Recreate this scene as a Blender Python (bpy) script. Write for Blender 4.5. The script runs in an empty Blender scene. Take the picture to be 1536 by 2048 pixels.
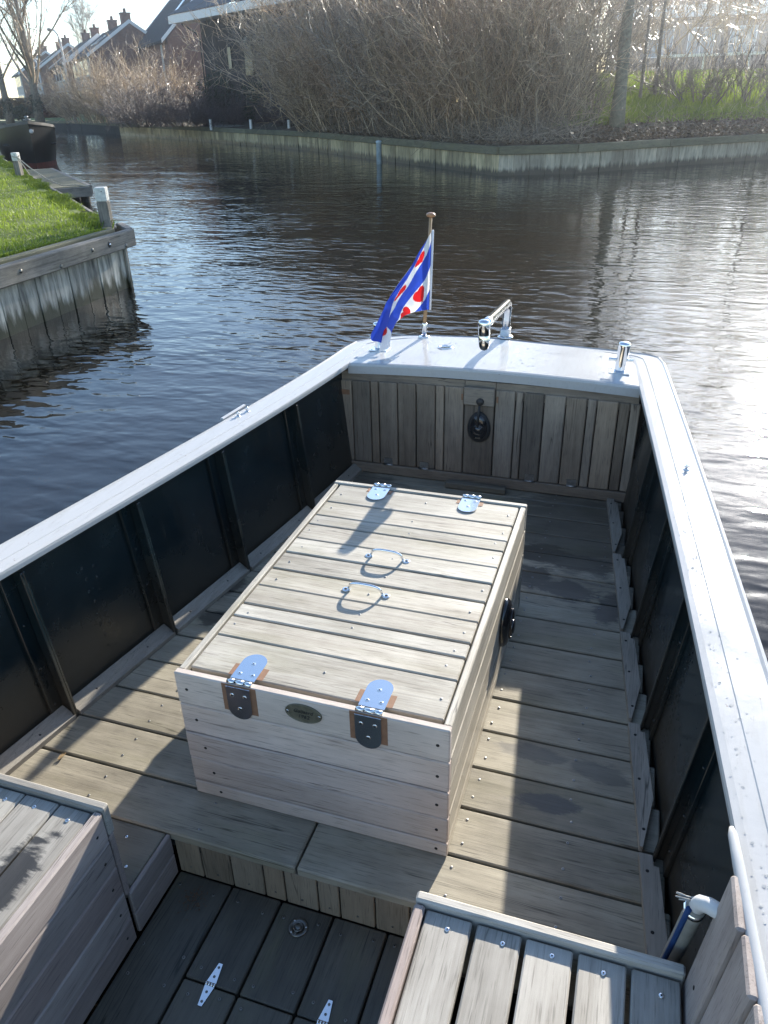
import bpy, math, random
import numpy as np
from mathutils import Vector, Matrix

# ------------------------------------------------------------------ camera, light, exposure
SC = bpy.context.scene
COL = SC.collection
CAM_POS = (0.97091, -1.21984, 1.65397)
cd = bpy.data.cameras.new("camera")
cam = bpy.data.objects.new("camera", cd)
COL.objects.link(cam)
cd.sensor_fit = 'VERTICAL'
cd.sensor_height = 36.0
cd.lens = 1525.96 / 2048 * 36.0
cd.clip_start = 0.05
cd.clip_end = 3000
YAW, PITCH, ROLL = -0.326227, 0.499495, -0.0244422
def _rx(a): return Matrix(((1,0,0),(0,math.cos(a),-math.sin(a)),(0,math.sin(a),math.cos(a))))
def _rz(a): return Matrix(((math.cos(a),-math.sin(a),0),(math.sin(a),math.cos(a),0),(0,0,1)))
_R = _rz(ROLL) @ _rx(PITCH) @ Matrix(((1,0,0),(0,0,-1),(0,1,0))) @ _rz(YAW)
_M = Matrix((_R[0], -_R[1], -_R[2])).transposed().to_4x4()
_M.translation = Vector(CAM_POS)
cam.matrix_world = _M
SC.camera = cam

SUN_AZ, SUN_EL = math.radians(10.0), math.radians(21.6)      # azimuth clockwise from +Y
world = bpy.data.worlds.new("World")
SC.world = world
world.use_nodes = True
wn = world.node_tree.nodes
sky = wn.new('ShaderNodeTexSky')
sky.sky_type = 'NISHITA'
sky.sun_disc = False
sky.sun_elevation = SUN_EL
sky.sun_rotation = SUN_AZ
sky.altitude = 0
sky.air_density = 1.0
sky.dust_density = 0.3
sky.ozone_density = 2.2
world.node_tree.links.new(sky.outputs[0], wn['Background'].inputs[0])
wn['Background'].inputs[1].default_value = 0.12
sl = bpy.data.lights.new("sun", 'SUN')
sl.energy = 5.0
sl.angle = math.radians(0.53)
sl.color = (1.0, 0.93, 0.81)
sun = bpy.data.objects.new("sun", sl)
COL.objects.link(sun)
_s = Vector((math.sin(SUN_AZ)*math.cos(SUN_EL), math.cos(SUN_AZ)*math.cos(SUN_EL), math.sin(SUN_EL)))
sun.rotation_euler = _s.to_track_quat('Z', 'Y').to_euler()
SC.view_settings.view_transform = 'Standard'
SC.view_settings.look = 'None'
SC.view_settings.gamma = 1.0
SC.view_settings.exposure = 1.34
SC.cycles.max_bounces = 6
SC.cycles.diffuse_bounces = 3
SC.cycles.glossy_bounces = 3
SC.cycles.transmission_bounces = 4
SC.cycles.transparent_max_bounces = 4
SC.cycles.sample_clamp_indirect = 6.0

WATER_Z = -0.30
R = random.Random(7)
NR = np.random.default_rng(11)

# ------------------------------------------------------------------ object helpers
def link(o, parent=None):
    COL.objects.link(o)
    if parent is not None: o.parent = parent
    return o
def tag(o, label=None, cat=None, group=None, kind=None):
    if label: o['label'] = label
    if cat: o['category'] = cat
    if group: o['group'] = group
    if kind: o['kind'] = kind
    return o
def thing(name, label, cat, loc=(0,0,0), rz=0.0, group=None):
    o = bpy.data.objects.new(name, None)
    o.empty_display_size = 0.1
    o.location = loc; o.rotation_euler = (0,0,rz)
    link(o)
    return tag(o, label, cat, group)
def copy_tree(o, parent=None):
    c = o.copy(); COL.objects.link(c)
    if parent is not None: c.parent = parent
    for ch in list(o.children): copy_tree(ch, c)
    return c
def V(*a): return Vector(a if len(a) > 1 else a[0])

class MB:
    """collects shapes, builds ONE mesh; gc = grain coordinates in metres, rnd = one random value per plank"""
    def __init__(s): s.v=[]; s.f=[]; s.m=[]; s.g=[]; s.r=[]; s.sm=[]
    def add(s, vs, fs, mat=0, gc=None, rnd=None, smooth=False):
        b=len(s.v); rnd = R.random() if rnd is None else rnd
        s.v += [tuple(p) for p in vs]
        s.f += [tuple(i+b for i in f) for f in fs]
        s.m += [mat]*len(fs); s.sm += [smooth]*len(fs)
        s.g += [tuple(q) for q in (gc if gc is not None else vs)]
        s.r += [rnd]*len(vs)
    def box(s, o, ex, ey, ez, c=0.002, mat=0, grain=0, rnd=None):
        o,ex,ey,ez = V(o),V(ex),V(ey),V(ez)
        E=(ex,ey,ez); L=[e.length for e in E]; U=[e/l for e,l in zip(E,L)]
        c=min(c, *(0.45*l for l in L))
        ctr=o+(ex+ey+ez)/2
        vs=[]; gs=[]; idx={}
        off=(R.random()*20,R.random()*20,R.random()*20)
        order={0:(0,1,2),1:(1,0,2),2:(2,0,1)}[grain]
        for sx in (0,1):
            for sy in (0,1):
                for sz in (0,1):
                    S=(sx,sy,sz)
                    for a in range(3):
                        d=[ (L[k] if S[k] else 0) + (0 if k==a else (-c if S[k] else c)) for k in range(3)]
                        idx[(S,a)]=len(vs)
                        vs.append(o+U[0]*d[0]+U[1]*d[1]+U[2]*d[2])
                        gs.append((d[order[0]]+off[0],d[order[1]]+off[1],d[order[2]]+off[2]))
        fs=[]
        def face(ids):
            n=(vs[ids[1]]-vs[ids[0]]).cross(vs[ids[2]]-vs[ids[0]])
            cc=sum((vs[i] for i in ids),Vector())/len(ids)
            fs.append(ids if n.dot(cc-ctr)>0 else ids[::-1])
        for a in range(3):
            b,d=[k for k in range(3) if k!=a]
            for sa in (0,1):
                q=[]
                for (p,r_) in ((0,0),(1,0),(1,1),(0,1)):
                    S=[0,0,0];S[a]=sa;S[b]=p;S[d]=r_; q.append(idx[(tuple(S),a)])
                face(q)
            for p in (0,1):
                for r_ in (0,1):
                    S0=[0,0,0];S0[b]=p;S0[d]=r_;S1=list(S0);S1[a]=1
                    face([idx[(tuple(S0),b)],idx[(tuple(S1),b)],idx[(tuple(S1),d)],idx[(tuple(S0),d)]])
        for sx in (0,1):
            for sy in (0,1):
                for sz in (0,1):
                    face([idx[((sx,sy,sz),a)] for a in range(3)])
        s.add(vs,fs,mat,gs,rnd)
        return s
    def abox(s, x0,x1,y0,y1,z0,z1, c=0.002, mat=0, grain=0, rnd=None):
        return s.box((x0,y0,z0),(x1-x0,0,0),(0,y1-y0,0),(0,0,z1-z0),c,mat,grain,rnd)
    def extrude(s, pts, vec, mat=0, grain=None, rnd=None):
        pts=[V(p) for p in pts]; vec=V(vec); n=len(pts)
        vs=pts+[p+vec for p in pts]
        nrm=Vector()
        for i in range(n): nrm+=pts[i].cross(pts[(i+1)%n])
        flip=nrm.dot(vec)>0
        bot=list(range(n)); top=[i+n for i in range(n)]
        fs=[bot[::-1] if flip else bot, top if flip else top[::-1]]
        for i in range(n):
            j=(i+1)%n; q=[i,j,j+n,i+n]
            fs.append(q if flip else q[::-1])
        gs=None
        if grain is not None:
            u=V(grain).normalized(); w=vec.normalized(); t=w.cross(u)
            off=V(R.random()*20,R.random()*20,R.random()*20)
            gs=[(p.dot(u)+off.x,p.dot(t)+off.y,p.dot(w)+off.z) for p in vs]
        s.add(vs,fs,mat,gs,rnd); return s
    def lathe(s, o, axis, prof, n=16, mat=0, smooth=True, sq=(1,1)):
        o=V(o); w=V(axis).normalized(); u=w.orthogonal().normalized(); t=w.cross(u)
        vs=[];fs=[]
        for (r,h) in prof:
            for k in range(n):
                a=2*math.pi*k/n
                vs.append(o+w*h+u*(r*math.cos(a)*sq[0])+t*(r*math.sin(a)*sq[1]))
        for i in range(len(prof)-1):
            for k in range(n):
                k2=(k+1)%n
                fs.append((i*n+k,i*n+k2,(i+1)*n+k2,(i+1)*n+k))
        fs.append(tuple(range(n))[::-1]); fs.append(tuple((len(prof)-1)*n+k for k in range(n)))
        s.add(vs,fs,mat,None,None,smooth); return s
    def tube(s, path, r, n=10, mat=0, caps=True, smooth=True):
        path=[V(p) for p in path]; m=len(path)
        rs=r if isinstance(r,(list,tuple)) else [r]*m
        vs=[];fs=[];gs=[]
        t0=(path[1]-path[0]).normalized(); u=t0.orthogonal().normalized(); off=R.random()*20; ln=0
        for i,p in enumerate(path):
            t=(path[min(i+1,m-1)]-path[max(i-1,0)]).normalized()
            u=(u-t*u.dot(t)).normalized(); w=t.cross(u)
            if i: ln+=(p-path[i-1]).length
            for k in range(n):
                a=2*math.pi*k/n
                vs.append(p+u*(rs[i]*math.cos(a))+w*(rs[i]*math.sin(a)))
                gs.append((ln+off, rs[i]*a, 0))
        for i in range(m-1):
            for k in range(n):
                k2=(k+1)%n
                fs.append((i*n+k,i*n+k2,(i+1)*n+k2,(i+1)*n+k))
        if caps:
            fs.append(tuple(range(n))[::-1]); fs.append(tuple((m-1)*n+k for k in range(n)))
        s.add(vs,fs,mat,gs,None,smooth); return s
    def sweep(s, frames, mat=0, closed_profile=True, smooth=False, caps=True):
        """frames: list of lists of points (same count)"""
        n=len(frames[0]); vs=[V(p) for fr in frames for p in fr]; fs=[]
        for i in range(len(frames)-1):
            for k in range(n if closed_profile else n-1):
                k2=(k+1)%n
                fs.append((i*n+k,i*n+k2,(i+1)*n+k2,(i+1)*n+k))
        if caps and closed_profile:
            fs.append(tuple(range(n))[::-1]); fs.append(tuple((len(frames)-1)*n+k for k in range(n)))
        s.add(vs,fs,mat,None,None,smooth); return s
    def screw(s, p, nrm=(0,0,1), r=0.0036, mat=1, dark=2):
        nrm=V(nrm); p=V(p)
        s.lathe(p, nrm, [(r,-0.002),(r,0.0004),(r*0.8,0.0009),(r*0.35,0.0007)], 10, mat)
        s.lathe(p, nrm, [(r*0.33,0.0),(r*0.33,0.0011)], 8, dark, False)
    def build(s, name, mats, parent=None, kind=None):
        me=bpy.data.meshes.new(name)
        me.from_pydata(s.v,[],s.f)
        for m in (mats if isinstance(mats,(list,tuple)) else [mats]): me.materials.append(m)
        me.polygons.foreach_set('material_index', s.m)
        me.polygons.foreach_set('use_smooth', s.sm)
        a=me.attributes.new('gc','FLOAT_VECTOR','POINT'); a.data.foreach_set('vector', np.array(s.g,dtype=np.float32).ravel())
        a=me.attributes.new('rnd','FLOAT','POINT'); a.data.foreach_set('value', np.array(s.r,dtype=np.float32))
        me.update()
        o=link(bpy.data.objects.new(name,me),parent)
        if kind: o['kind']=kind
        return o

def fast_mesh(name, verts, faces, mats, parent=None, rnd=None, smooth=False, matidx=None):
    """verts (N,3), faces (M,k) numpy"""
    me=bpy.data.meshes.new(name)
    N=len(verts); M,k=faces.shape
    me.vertices.add(N); me.vertices.foreach_set('co', np.ascontiguousarray(verts,dtype=np.float32).ravel())
    me.loops.add(M*k); me.loops.foreach_set('vertex_index', np.ascontiguousarray(faces,dtype=np.int32).ravel())
    me.polygons.add(M)
    me.polygons.foreach_set('loop_start', np.arange(0,M*k,k,dtype=np.int32))
    if smooth: me.polygons.foreach_set('use_smooth', np.ones(M,dtype=bool))
    if matidx is not None: me.polygons.foreach_set('material_index', np.asarray(matidx,dtype=np.int32))
    for m in (mats if isinstance(mats,(list,tuple)) else [mats]): me.materials.append(m)
    if rnd is not None:
        a=me.attributes.new('rnd','FLOAT','POINT'); a.data.foreach_set('value', np.asarray(rnd,dtype=np.float32))
    me.update(calc_edges=True)
    return link(bpy.data.objects.new(name,me),parent)

# ------------------------------------------------------------------ material helpers
class NT:
    def __init__(s,name):
        s.m=bpy.data.materials.new(name); s.m.use_nodes=True
        s.t=s.m.node_tree; s.n=s.t.nodes; s.b=s.n['Principled BSDF']; s.out=s.n['Material Output']
    def new(s,t,**kw):
        x=s.n.new(t)
        for k,v in kw.items(): setattr(x,k,v)
        return x
    def l(s,a,b): s.t.links.new(a,b)
    def attr(s,name): return s.new('ShaderNodeAttribute',attribute_name=name)
    def mapping(s,src,scale,loc=(0,0,0)):
        m=s.new('ShaderNodeMapping'); m.inputs['Scale'].default_value=scale; m.inputs['Location'].default_value=loc; s.l(src,m.inputs['Vector']); return m.outputs[0]
    def noise(s,vec,scale=1.0,detail=3.0,rough=0.5,dist=0.0):
        x=s.new('ShaderNodeTexNoise'); x.inputs['Scale'].default_value=scale; x.inputs['Detail'].default_value=detail
        x.inputs['Roughness'].default_value=rough; x.inputs['Distortion'].default_value=dist; s.l(vec,x.inputs['Vector']); return x.outputs['Fac']
    def ramp(s,fac,stops):
        r=s.new('ShaderNodeValToRGB'); e=r.color_ramp.elements
        while len(e)<len(stops): e.new(0.5)
        for el,(p,c) in zip(e,stops): el.position=p; el.color=c if len(c)==4 else (*c,1)
        s.l(fac,r.inputs[0]); return r.outputs[0]
    def val(s,fac,a,b,lo=0.0,hi=1.0):
        r=s.new('ShaderNodeMapRange'); r.inputs['From Min'].default_value=a; r.inputs['From Max'].default_value=b
        r.inputs['To Min'].default_value=lo; r.inputs['To Max'].default_value=hi; s.l(fac,r.inputs['Value']); return r.outputs[0]
    def mix(s,fac,a,b,mode='MIX'):
        x=s.new('ShaderNodeMix',data_type='RGBA',blend_type=mode)
        for v,i in ((fac,0),(a,6),(b,7)):
            if hasattr(v,'is_linked'): s.l(v,x.inputs[i])
            else: x.inputs[i].default_value = v if (i==0 or len(v)==4) else (*v,1)
        return x.outputs[2]
    def math(s,op,a,b=None):
        x=s.new('ShaderNodeMath',operation=op)
        for v,i in ((a,0),(b,1)):
            if v is None: continue
            if hasattr(v,'is_linked'): s.l(v,x.inputs[i])
            else: x.inputs[i].default_value=v
        return x.outputs[0]
    def bump(s,h,strength=0.3,dist=0.002,normal=None):
        b=s.new('ShaderNodeBump'); b.inputs['Strength'].default_value=strength; b.inputs['Distance'].default_value=dist
        s.l(h,b.inputs['Height'])
        if normal is not None: s.l(normal,b.inputs['Normal'])
        return b.outputs[0]
    def pos(s): return s.new('ShaderNodeNewGeometry').outputs['Position']
    def set(s,**kw):
        for k,v in kw.items():
            k=k.replace('_',' ')
            if hasattr(v,'is_linked'): s.l(v,s.b.inputs[k])
            else: s.b.inputs[k].default_value = (*v,1) if isinstance(v,tuple) and len(v)==3 else v
        return s.m

def mat_wood(name, light, dark, spread=0.35, rough=0.72, green=0.0, stains=None, grain=1.0, warm=None, drips=0.0, spec=0.45):
    t=NT(name); g=t.attr('gc').outputs['Vector']; r=t.attr('rnd').outputs['Fac']
    fine=t.noise(t.mapping(g,(9,260,260)),1,4,0.6)
    mid=t.noise(t.mapping(g,(2.2,42,42)),1,4,0.6,0.6)
    big=t.noise(t.mapping(g,(3.0,7,7)),1,3,0.55)
    blot=t.noise(t.mapping(g,(11,16,16)),1,4,0.65)
    f=t.math('ADD',t.math('MULTIPLY',fine,0.34*grain),t.math('MULTIPLY',mid,0.62*grain))
    f=t.math('ADD',f,t.math('ADD',t.math('MULTIPLY',big,0.85),-0.15))
    f=t.math('ADD',f,t.math('MULTIPLY',blot,0.40))
    knot=t.noise(t.mapping(g,(0.9,26,26),(5,2,9)),1,3,0.6,1.5)
    f=t.math('ADD',f,t.math('MULTIPLY',t.math('SUBTRACT',knot,0.5),0.30))
    f=t.math('SUBTRACT',f,0.03)
    base=0.93*grain*0.52+0.45
    fac=t.val(f,base-0.34,base+0.30)
    c=t.ramp(fac,[(0.0,dark),(1.0,light)])
    # darker pores along the grain
    pore=t.val(t.noise(t.mapping(g,(16,300,300),(3,1,7)),1,2,0.5),0.57,0.70)
    c=t.mix(t.math('MULTIPLY',pore,0.45),c,tuple(x*0.35 for x in dark))
    ck=t.math('ABSOLUTE',t.math('SUBTRACT',t.noise(t.mapping(g,(1.1,34,34),(7,7,1)),1,2,0.55,0.3),0.5)); cm=t.val(t.noise(t.mapping(g,(2.2,12,12),(1,5,9)),1,2,0.5),0.52,0.60)
    c=t.mix(t.math('MULTIPLY',t.math('MULTIPLY',t.val(ck,0.012,0.002),cm),0.75),c,tuple(x*0.22 for x in dark))
    br=t.val(r,0,1,1-spread,1+spread*0.6)
    x=t.new('ShaderNodeVectorMath',operation='SCALE'); t.l(c,x.inputs[0]); t.l(br,x.inputs['Scale']); c=x.outputs[0]
    if warm:
        rr=t.val(t.math('FRACT',t.math('MULTIPLY',r,7.31)),0.3,1.0,0,0.6)
        c=t.mix(rr,c,warm,'MULTIPLY')
    if green:
        gm=t.val(t.noise(t.mapping(g,(2.5,9,9),(9,4,2)),1,4,0.6),0.52,0.72,0,green)
        c=t.mix(gm,c,(0.17,0.16,0.075))
    if drips:
        dm=t.val(t.noise(t.mapping(g,(1.2,30,30),(1,8,3)),1,4,0.6),0.52,0.68,0,drips)
        c=t.mix(dm,c,(0.05,0.045,0.035))
    ro=rough
    if stains:
        P=t.pos(); sep=None; acc=None
        nz=t.noise(t.mapping(P,(9,26,14)),1,6,0.7,0.5)
        for (x0,y0,rx,ry,amt) in stains:
            vs=t.new('ShaderNodeVectorMath',operation='SUBTRACT'); t.l(P,vs.inputs[0]); vs.inputs[1].default_value=(x0,y0,0)
            vm=t.new('ShaderNodeVectorMath',operation='MULTIPLY'); t.l(vs.outputs[0],vm.inputs[0]); vm.inputs[1].default_value=(1/rx,1/ry,0)
            ln=t.new('ShaderNodeVectorMath',operation='LENGTH'); t.l(vm.outputs[0],ln.inputs[0])
            d=t.math('ADD',ln.outputs['Value'],t.math('MULTIPLY',t.math('SUBTRACT',nz,0.5),2.4))
            mk=t.val(d,1.05,0.75,0,amt)
            acc=mk if acc is None else t.math('MAXIMUM',acc,mk)
        c=t.mix(acc,c,(0.02,0.02,0.02))
        ro=t.val(acc,0,1,rough,0.28)
    h=t.math('ADD',t.math('MULTIPLY',fine,0.5),t.math('MULTIPLY',mid,1.0))
    t.set(Base_Color=c,Roughness=ro,Normal=t.bump(h,0.55,0.0012))
    t.b.inputs['Specular IOR Level'].default_value=spec
    return t.m

def mat_plain(name, col, rough=0.5, metal=0.0, var=0.0, vscale=8.0, bump=0.0, bscale=200, coat=0.0, spec=0.5):
    t=NT(name); c=col
    if var:
        n=t.noise(t.pos(),vscale,5,0.6)
        c=t.ramp(n,[(0.3,tuple(x*(1-var) for x in col)),(0.7,tuple(min(1,x*(1+var)) for x in col))])
    t.set(Base_Color=c,Roughness=rough,Metallic=metal)
    t.b.inputs['Coat Weight'].default_value=coat
    t.b.inputs['Specular IOR Level'].default_value=spec
    if bump: t.set(Normal=t.bump(t.noise(t.pos(),bscale,3,0.5),bump,0.001))
    return t.m

# ------------------------------------------------------------------ materials
WET_AND_SHADE=[(0.86,1.72,0.42,0.42,0.55),(-0.22,1.75,0.22,0.35,0.5),(0.715,1.50,0.13,0.09,0.8),(0.90,1.46,0.16,0.07,0.75),(0.86,1.25,0.13,0.07,0.8),(1.02,1.17,0.06,0.10,0.8),(0.70,1.31,0.10,0.09,0.8),  # wet patches; the broad first two also deepen the aft shade in the colour
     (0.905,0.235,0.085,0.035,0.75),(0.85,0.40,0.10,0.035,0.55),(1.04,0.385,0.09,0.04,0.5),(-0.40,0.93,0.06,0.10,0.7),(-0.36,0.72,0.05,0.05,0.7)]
M={}
M['box']   =mat_wood('weathered teak', (0.52,0.49,0.425),(0.225,0.20,0.16),0.30,0.62,green=0.35,warm=(0.95,0.88,0.80))
M['boxs']  =mat_wood('sunlit tone teak', (0.66,0.60,0.50),(0.36,0.315,0.24),0.18,0.42,green=0.15,spec=0.9)  # paler than the other boards: sun on the right face is in the colour
M['boxf']  =mat_wood('weathered teak front', (0.63,0.545,0.475),(0.40,0.335,0.285),0.16,0.72,warm=(1.0,0.93,0.92),grain=0.8)  # front boards lifted in colour to stand for sky and bounce light
M['floor'] =mat_wood('deck teak', (0.42,0.38,0.295),(0.17,0.150,0.113),0.22,0.66,green=0.35,stains=WET_AND_SHADE,grain=0.8)
M['step']  =mat_wood('dark worn teak', (0.20,0.18,0.14),(0.10,0.09,0.07),0.15,0.7,green=0.2,grain=0.8)
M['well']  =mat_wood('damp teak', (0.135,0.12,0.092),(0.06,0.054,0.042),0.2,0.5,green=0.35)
M['riser'] =mat_wood('riser teak', (0.30,0.245,0.18),(0.17,0.135,0.095),0.25,0.7,warm=(1.0,0.9,0.8))
M['bulk']  =mat_wood('bulkhead teak', (0.33,0.275,0.215),(0.135,0.11,0.088),0.42,0.65,warm=(1.0,0.88,0.75))
M['bench'] =mat_wood('bench teak', (0.48,0.455,0.41),(0.23,0.21,0.18),0.26,0.66,green=0.15,drips=0.25,stains=[(-0.085,-0.50,0.045,0.10,0.9)])
M['side']  =mat_wood('bench side teak', (0.38,0.33,0.30),(0.22,0.185,0.17),0.18,0.66,warm=(1.0,0.88,0.85))
M['trim']  =mat_wood('trim teak', (0.36,0.33,0.28),(0.20,0.18,0.15),0.2,0.7,green=0.15)
M['bare']  =mat_plain('bare teak recess',(0.22,0.115,0.065),0.7,var=0.15,vscale=60)
M['gap']   =mat_plain('dark bilge',(0.012,0.011,0.010),0.9)
M['steel'] =mat_plain('stainless steel',(0.78,0.79,0.80),0.16,1.0)
M['wsteel']=mat_plain('worn steel',(0.34,0.34,0.34),0.38,1.0,var=0.2,vscale=60)
M['chrome']=mat_plain('chrome',(0.86,0.87,0.88),0.05,1.0)
M['dull']  =mat_plain('dull metal',(0.22,0.21,0.19),0.42,1.0,var=0.2,vscale=40)
M['hole']  =mat_plain('screw recess',(0.015,0.013,0.012),0.8)
M['black'] =mat_plain('black plastic',(0.012,0.012,0.014),0.14,coat=0.5)
M['rubber']=mat_plain('black rubber',(0.02,0.02,0.02),0.55)
M['brass'] =mat_plain('tarnished plate',(0.15,0.14,0.10),0.5,0.4,var=0.25,vscale=60)
M['ink']   =mat_plain('engraved paint',(0.01,0.012,0.016),0.5)
M['pvc']   =mat_plain('white pvc',(0.60,0.60,0.59),0.4,var=0.08,vscale=40)
M['rope2']=mat_plain('grey frayed tape',(0.42,0.41,0.39),0.9,var=0.3,vscale=200)
M['hose']  =mat_plain('grey hose',(0.24,0.235,0.21),0.6,var=0.1,vscale=30)
M['blue']  =mat_plain('blue stripe',(0.03,0.10,0.30),0.6)
M['drop']  =None
def _white():
    t=NT('white boat paint'); P=t.pos()
    n=t.noise(t.mapping(P,(5,5,5)),1,5,0.6); d=t.noise(t.mapping(P,(60,7,40)),1,5,0.65)
    c=t.mix(t.val(d,0.50,0.78,0,0.35),(0.44,0.445,0.45),(0.33,0.32,0.295))
    c=t.mix(t.val(n,0.52,0.72,0,0.25),c,(0.355,0.365,0.385))
    ru=t.noise(t.mapping(P,(38,38,38),(3,3,3)),1,3,0.7); c=t.mix(t.val(ru,0.70,0.75,0,0.8),c,(0.16,0.09,0.05))
    sc=t.noise(t.mapping(P,(150,18,90)),1,3,0.6); c=t.mix(t.val(sc,0.66,0.72,0,0.35),c,(0.22,0.21,0.20))
    t.set(Base_Color=c,Roughness=t.val(n,0.35,0.7,0.10,0.24))
    h=t.math('ADD',t.math('MULTIPLY',t.noise(t.mapping(P,(22,22,22)),1,4,0.6),1.0),t.math('MULTIPLY',d,0.25))
    t.set(Normal=t.bump(h,0.16,0.003)); t.b.inputs['Specular IOR Level'].default_value=0.28; return t.m
M['white']=_white()
def _hull():
    t=NT('bottle green gloss paint'); P=t.pos(); sx=t.new('ShaderNodeSeparateXYZ'); t.l(P,sx.inputs[0])
    n=t.noise(t.mapping(P,(6,6,6)),1,5,0.6)
    c=t.ramp(n,[(0.3,(0.0035,0.0095,0.0125)),(0.7,(0.008,0.017,0.021))])
    s=t.val(t.noise(t.mapping(P,(30,30,3)),1,4,0.65),0.60,0.8,0,0.6)
    c=t.mix(s,c,(0.035,0.033,0.026))
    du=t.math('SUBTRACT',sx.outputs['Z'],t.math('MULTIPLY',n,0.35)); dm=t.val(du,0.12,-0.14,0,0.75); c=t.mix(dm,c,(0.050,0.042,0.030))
    t.set(Base_Color=c,Roughness=t.math('ADD',t.val(n,0.3,0.7,0.12,0.30),t.math('MULTIPLY',dm,0.3)),Normal=t.bump(t.math('ADD',t.noise(t.mapping(P,(5,5,3)),1,3,0.5),t.math('MULTIPLY',t.noise(t.mapping(P,(140,140,10)),1,2,0.5),0.06)),0.14,0.012)); return t.m
M['hull']=_hull()
def _drop():
    t=NT('water drop'); t.set(Base_Color=(0.9,0.93,0.95),Roughness=0.02); t.b.inputs['Transmission Weight'].default_value=1.0; t.b.inputs['IOR'].default_value=1.33; return t.m
M['drop']=_drop()
def _water():
    t=NT('canal water'); P=t.pos()
    a=t.noise(t.mapping(P,(2.1,4.4,1)),1,0.6,0.5,0.6)
    rot=t.new('ShaderNodeMapping'); rot.inputs['Rotation'].default_value=(0,0,math.radians(24)); rot.inputs['Scale'].default_value=(4.2,8.6,1); t.l(P,rot.inputs['Vector'])
    b=t.noise(rot.outputs[0],1,0,0.5,0.6)
    rot2=t.new('ShaderNodeMapping'); rot2.inputs['Rotation'].default_value=(0,0,math.radians(-38)); rot2.inputs['Scale'].default_value=(12,20,1); t.l(P,rot2.inputs['Vector'])
    c=t.noise(rot2.outputs[0],1,0,0.5,0.3)
    big=t.noise(t.mapping(P,(0.16,0.42,1)),1,4,0.6,0.8)
    amp=t.val(big,0.32,0.68,0.30,1.30)
    h=t.math('ADD',t.math('MULTIPLY',a,0.55),t.math('ADD',t.math('MULTIPLY',b,0.34),t.math('MULTIPLY',c,0.10)))
    h=t.math('MULTIPLY',h,amp)
    t.set(Base_Color=(0.010,0.0075,0.0045),Roughness=0.02,Normal=t.bump(h,1.0,0.021))
    t.b.inputs['IOR'].default_value=1.45
    return t.m
M['water']=_water()

# ------------------------------------------------------------------ water
w=MB(); w.add([(-125,-35,WATER_Z),(65,-35,WATER_Z),(65,125,WATER_Z),(-125,125,WATER_Z)],[(0,1,2,3)])
tag(w.build('water',M['water']),kind='structure')

# ------------------------------------------------------------------ the boat we stand in
_L=np.array([(-1.6,-0.765),(-0.9,-0.70),(-0.5,-0.648),(0.09,-0.556),(0.43,-0.493),(1.12,-0.391),(2.03,-0.290),(2.35,-0.258)])
_Rr=np.array([(-1.6,1.335),(-1.0,1.302),(-0.39,1.258),(-0.04,1.226),(0.56,1.168),(1.16,1.115),(1.91,1.035),(2.03,1.022),(2.35,0.985)])
_pl=np.polyfit(_L[:,0],_L[:,1],3); _pr=np.polyfit(_Rr[:,0],_Rr[:,1],3)
def xl(y): return float(np.polyval(_pl,y))
def xr(y): return float(np.polyval(_pr,y))
boat=thing('open_boat','open boat with white rails, dark green hull sides and weathered timber deck','boat')

# outer shell and inner lining
ys=[-1.6+0.16*i for i in range(25)]
m=MB()
for side in (-1,1):
    fr=[]
    for y in ys:
        x=xl(y) if side<0 else xr(y); o=side
        fr.append([(x+0.052*o,y,0.53),(x+0.002*o,y,0.0),(x+0.002*o,y,-0.26),(x+0.02*o,y,-0.28),(x+0.055*o,y,-0.55),(x+0.115*o,y,0.52)])
    m.sweep(fr,0,smooth=False)
m.build('hull',M['hull'],boat)
# transom shell
m=MB()
_out=[(-0.386,2.24),(-0.368,2.35),(-0.305,2.435),(-0.165,2.512),(-0.05,2.545),(0.22,2.575),(0.58,2.54),(0.89,2.502),(1.045,2.475),(1.098,2.44),(1.124,2.35)]
m.sweep([[(0.35+(x-0.35)*0.985,y-0.012,0.53),(0.35+(x-0.35)*0.915,y-0.05,-0.55),(0.35+(x-0.35)*0.87,y-0.08,-0.55),(0.35+(x-0.35)*0.95,y-0.05,0.53)] for x,y in _out],0)
m.build('transom',M['hull'],boat)

# gunwale: one ring swept round the stern
def ring(inner,outer,zi=0.56):
    i=V(*inner,0); o=V(*outer,0); d=(o-i)
    prof=[(0.0,0.536),(-0.010,0.538),(-0.014,0.550),(0.0,0.5575),(0.10,0.5595),(0.36,0.5605),(0.375,0.5625),(0.88,0.5635),(0.93,0.567),(0.985,0.565),(1.0,0.555),(1.0,0.505),(0.93,0.50)]
    return [tuple(i+d*a)[:2]+(z,) for a,z in prof]
pairs=[]
for k in range(27):
    y=-1.6+(2.2+1.6)*k/26; pairs.append(((xl(y),y),(xl(y)-0.114,y+0.02)))
inn=[(-0.269,2.22),(-0.262,2.31),(-0.232,2.375),(-0.13,2.450),(-0.03,2.485),(0.22,2.515),(0.57,2.48),(0.87,2.44),(0.962,2.420),(0.982,2.385),(0.990,2.30)]
pairs=[p for p in pairs if p[0][1]<2.15]
for i_,o_ in zip(inn,_out): pairs.append((i_,o_))
for k in range(27):
    y=2.12-(2.12+1.6)*k/26; pairs.append(((xr(y),y),(xr(y)+0.136,y+0.02)))
m=MB(); m.sweep([ring(a,b) for a,b in pairs],0,smooth=False)
m.build('gunwale',M['white'],boat)

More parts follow.
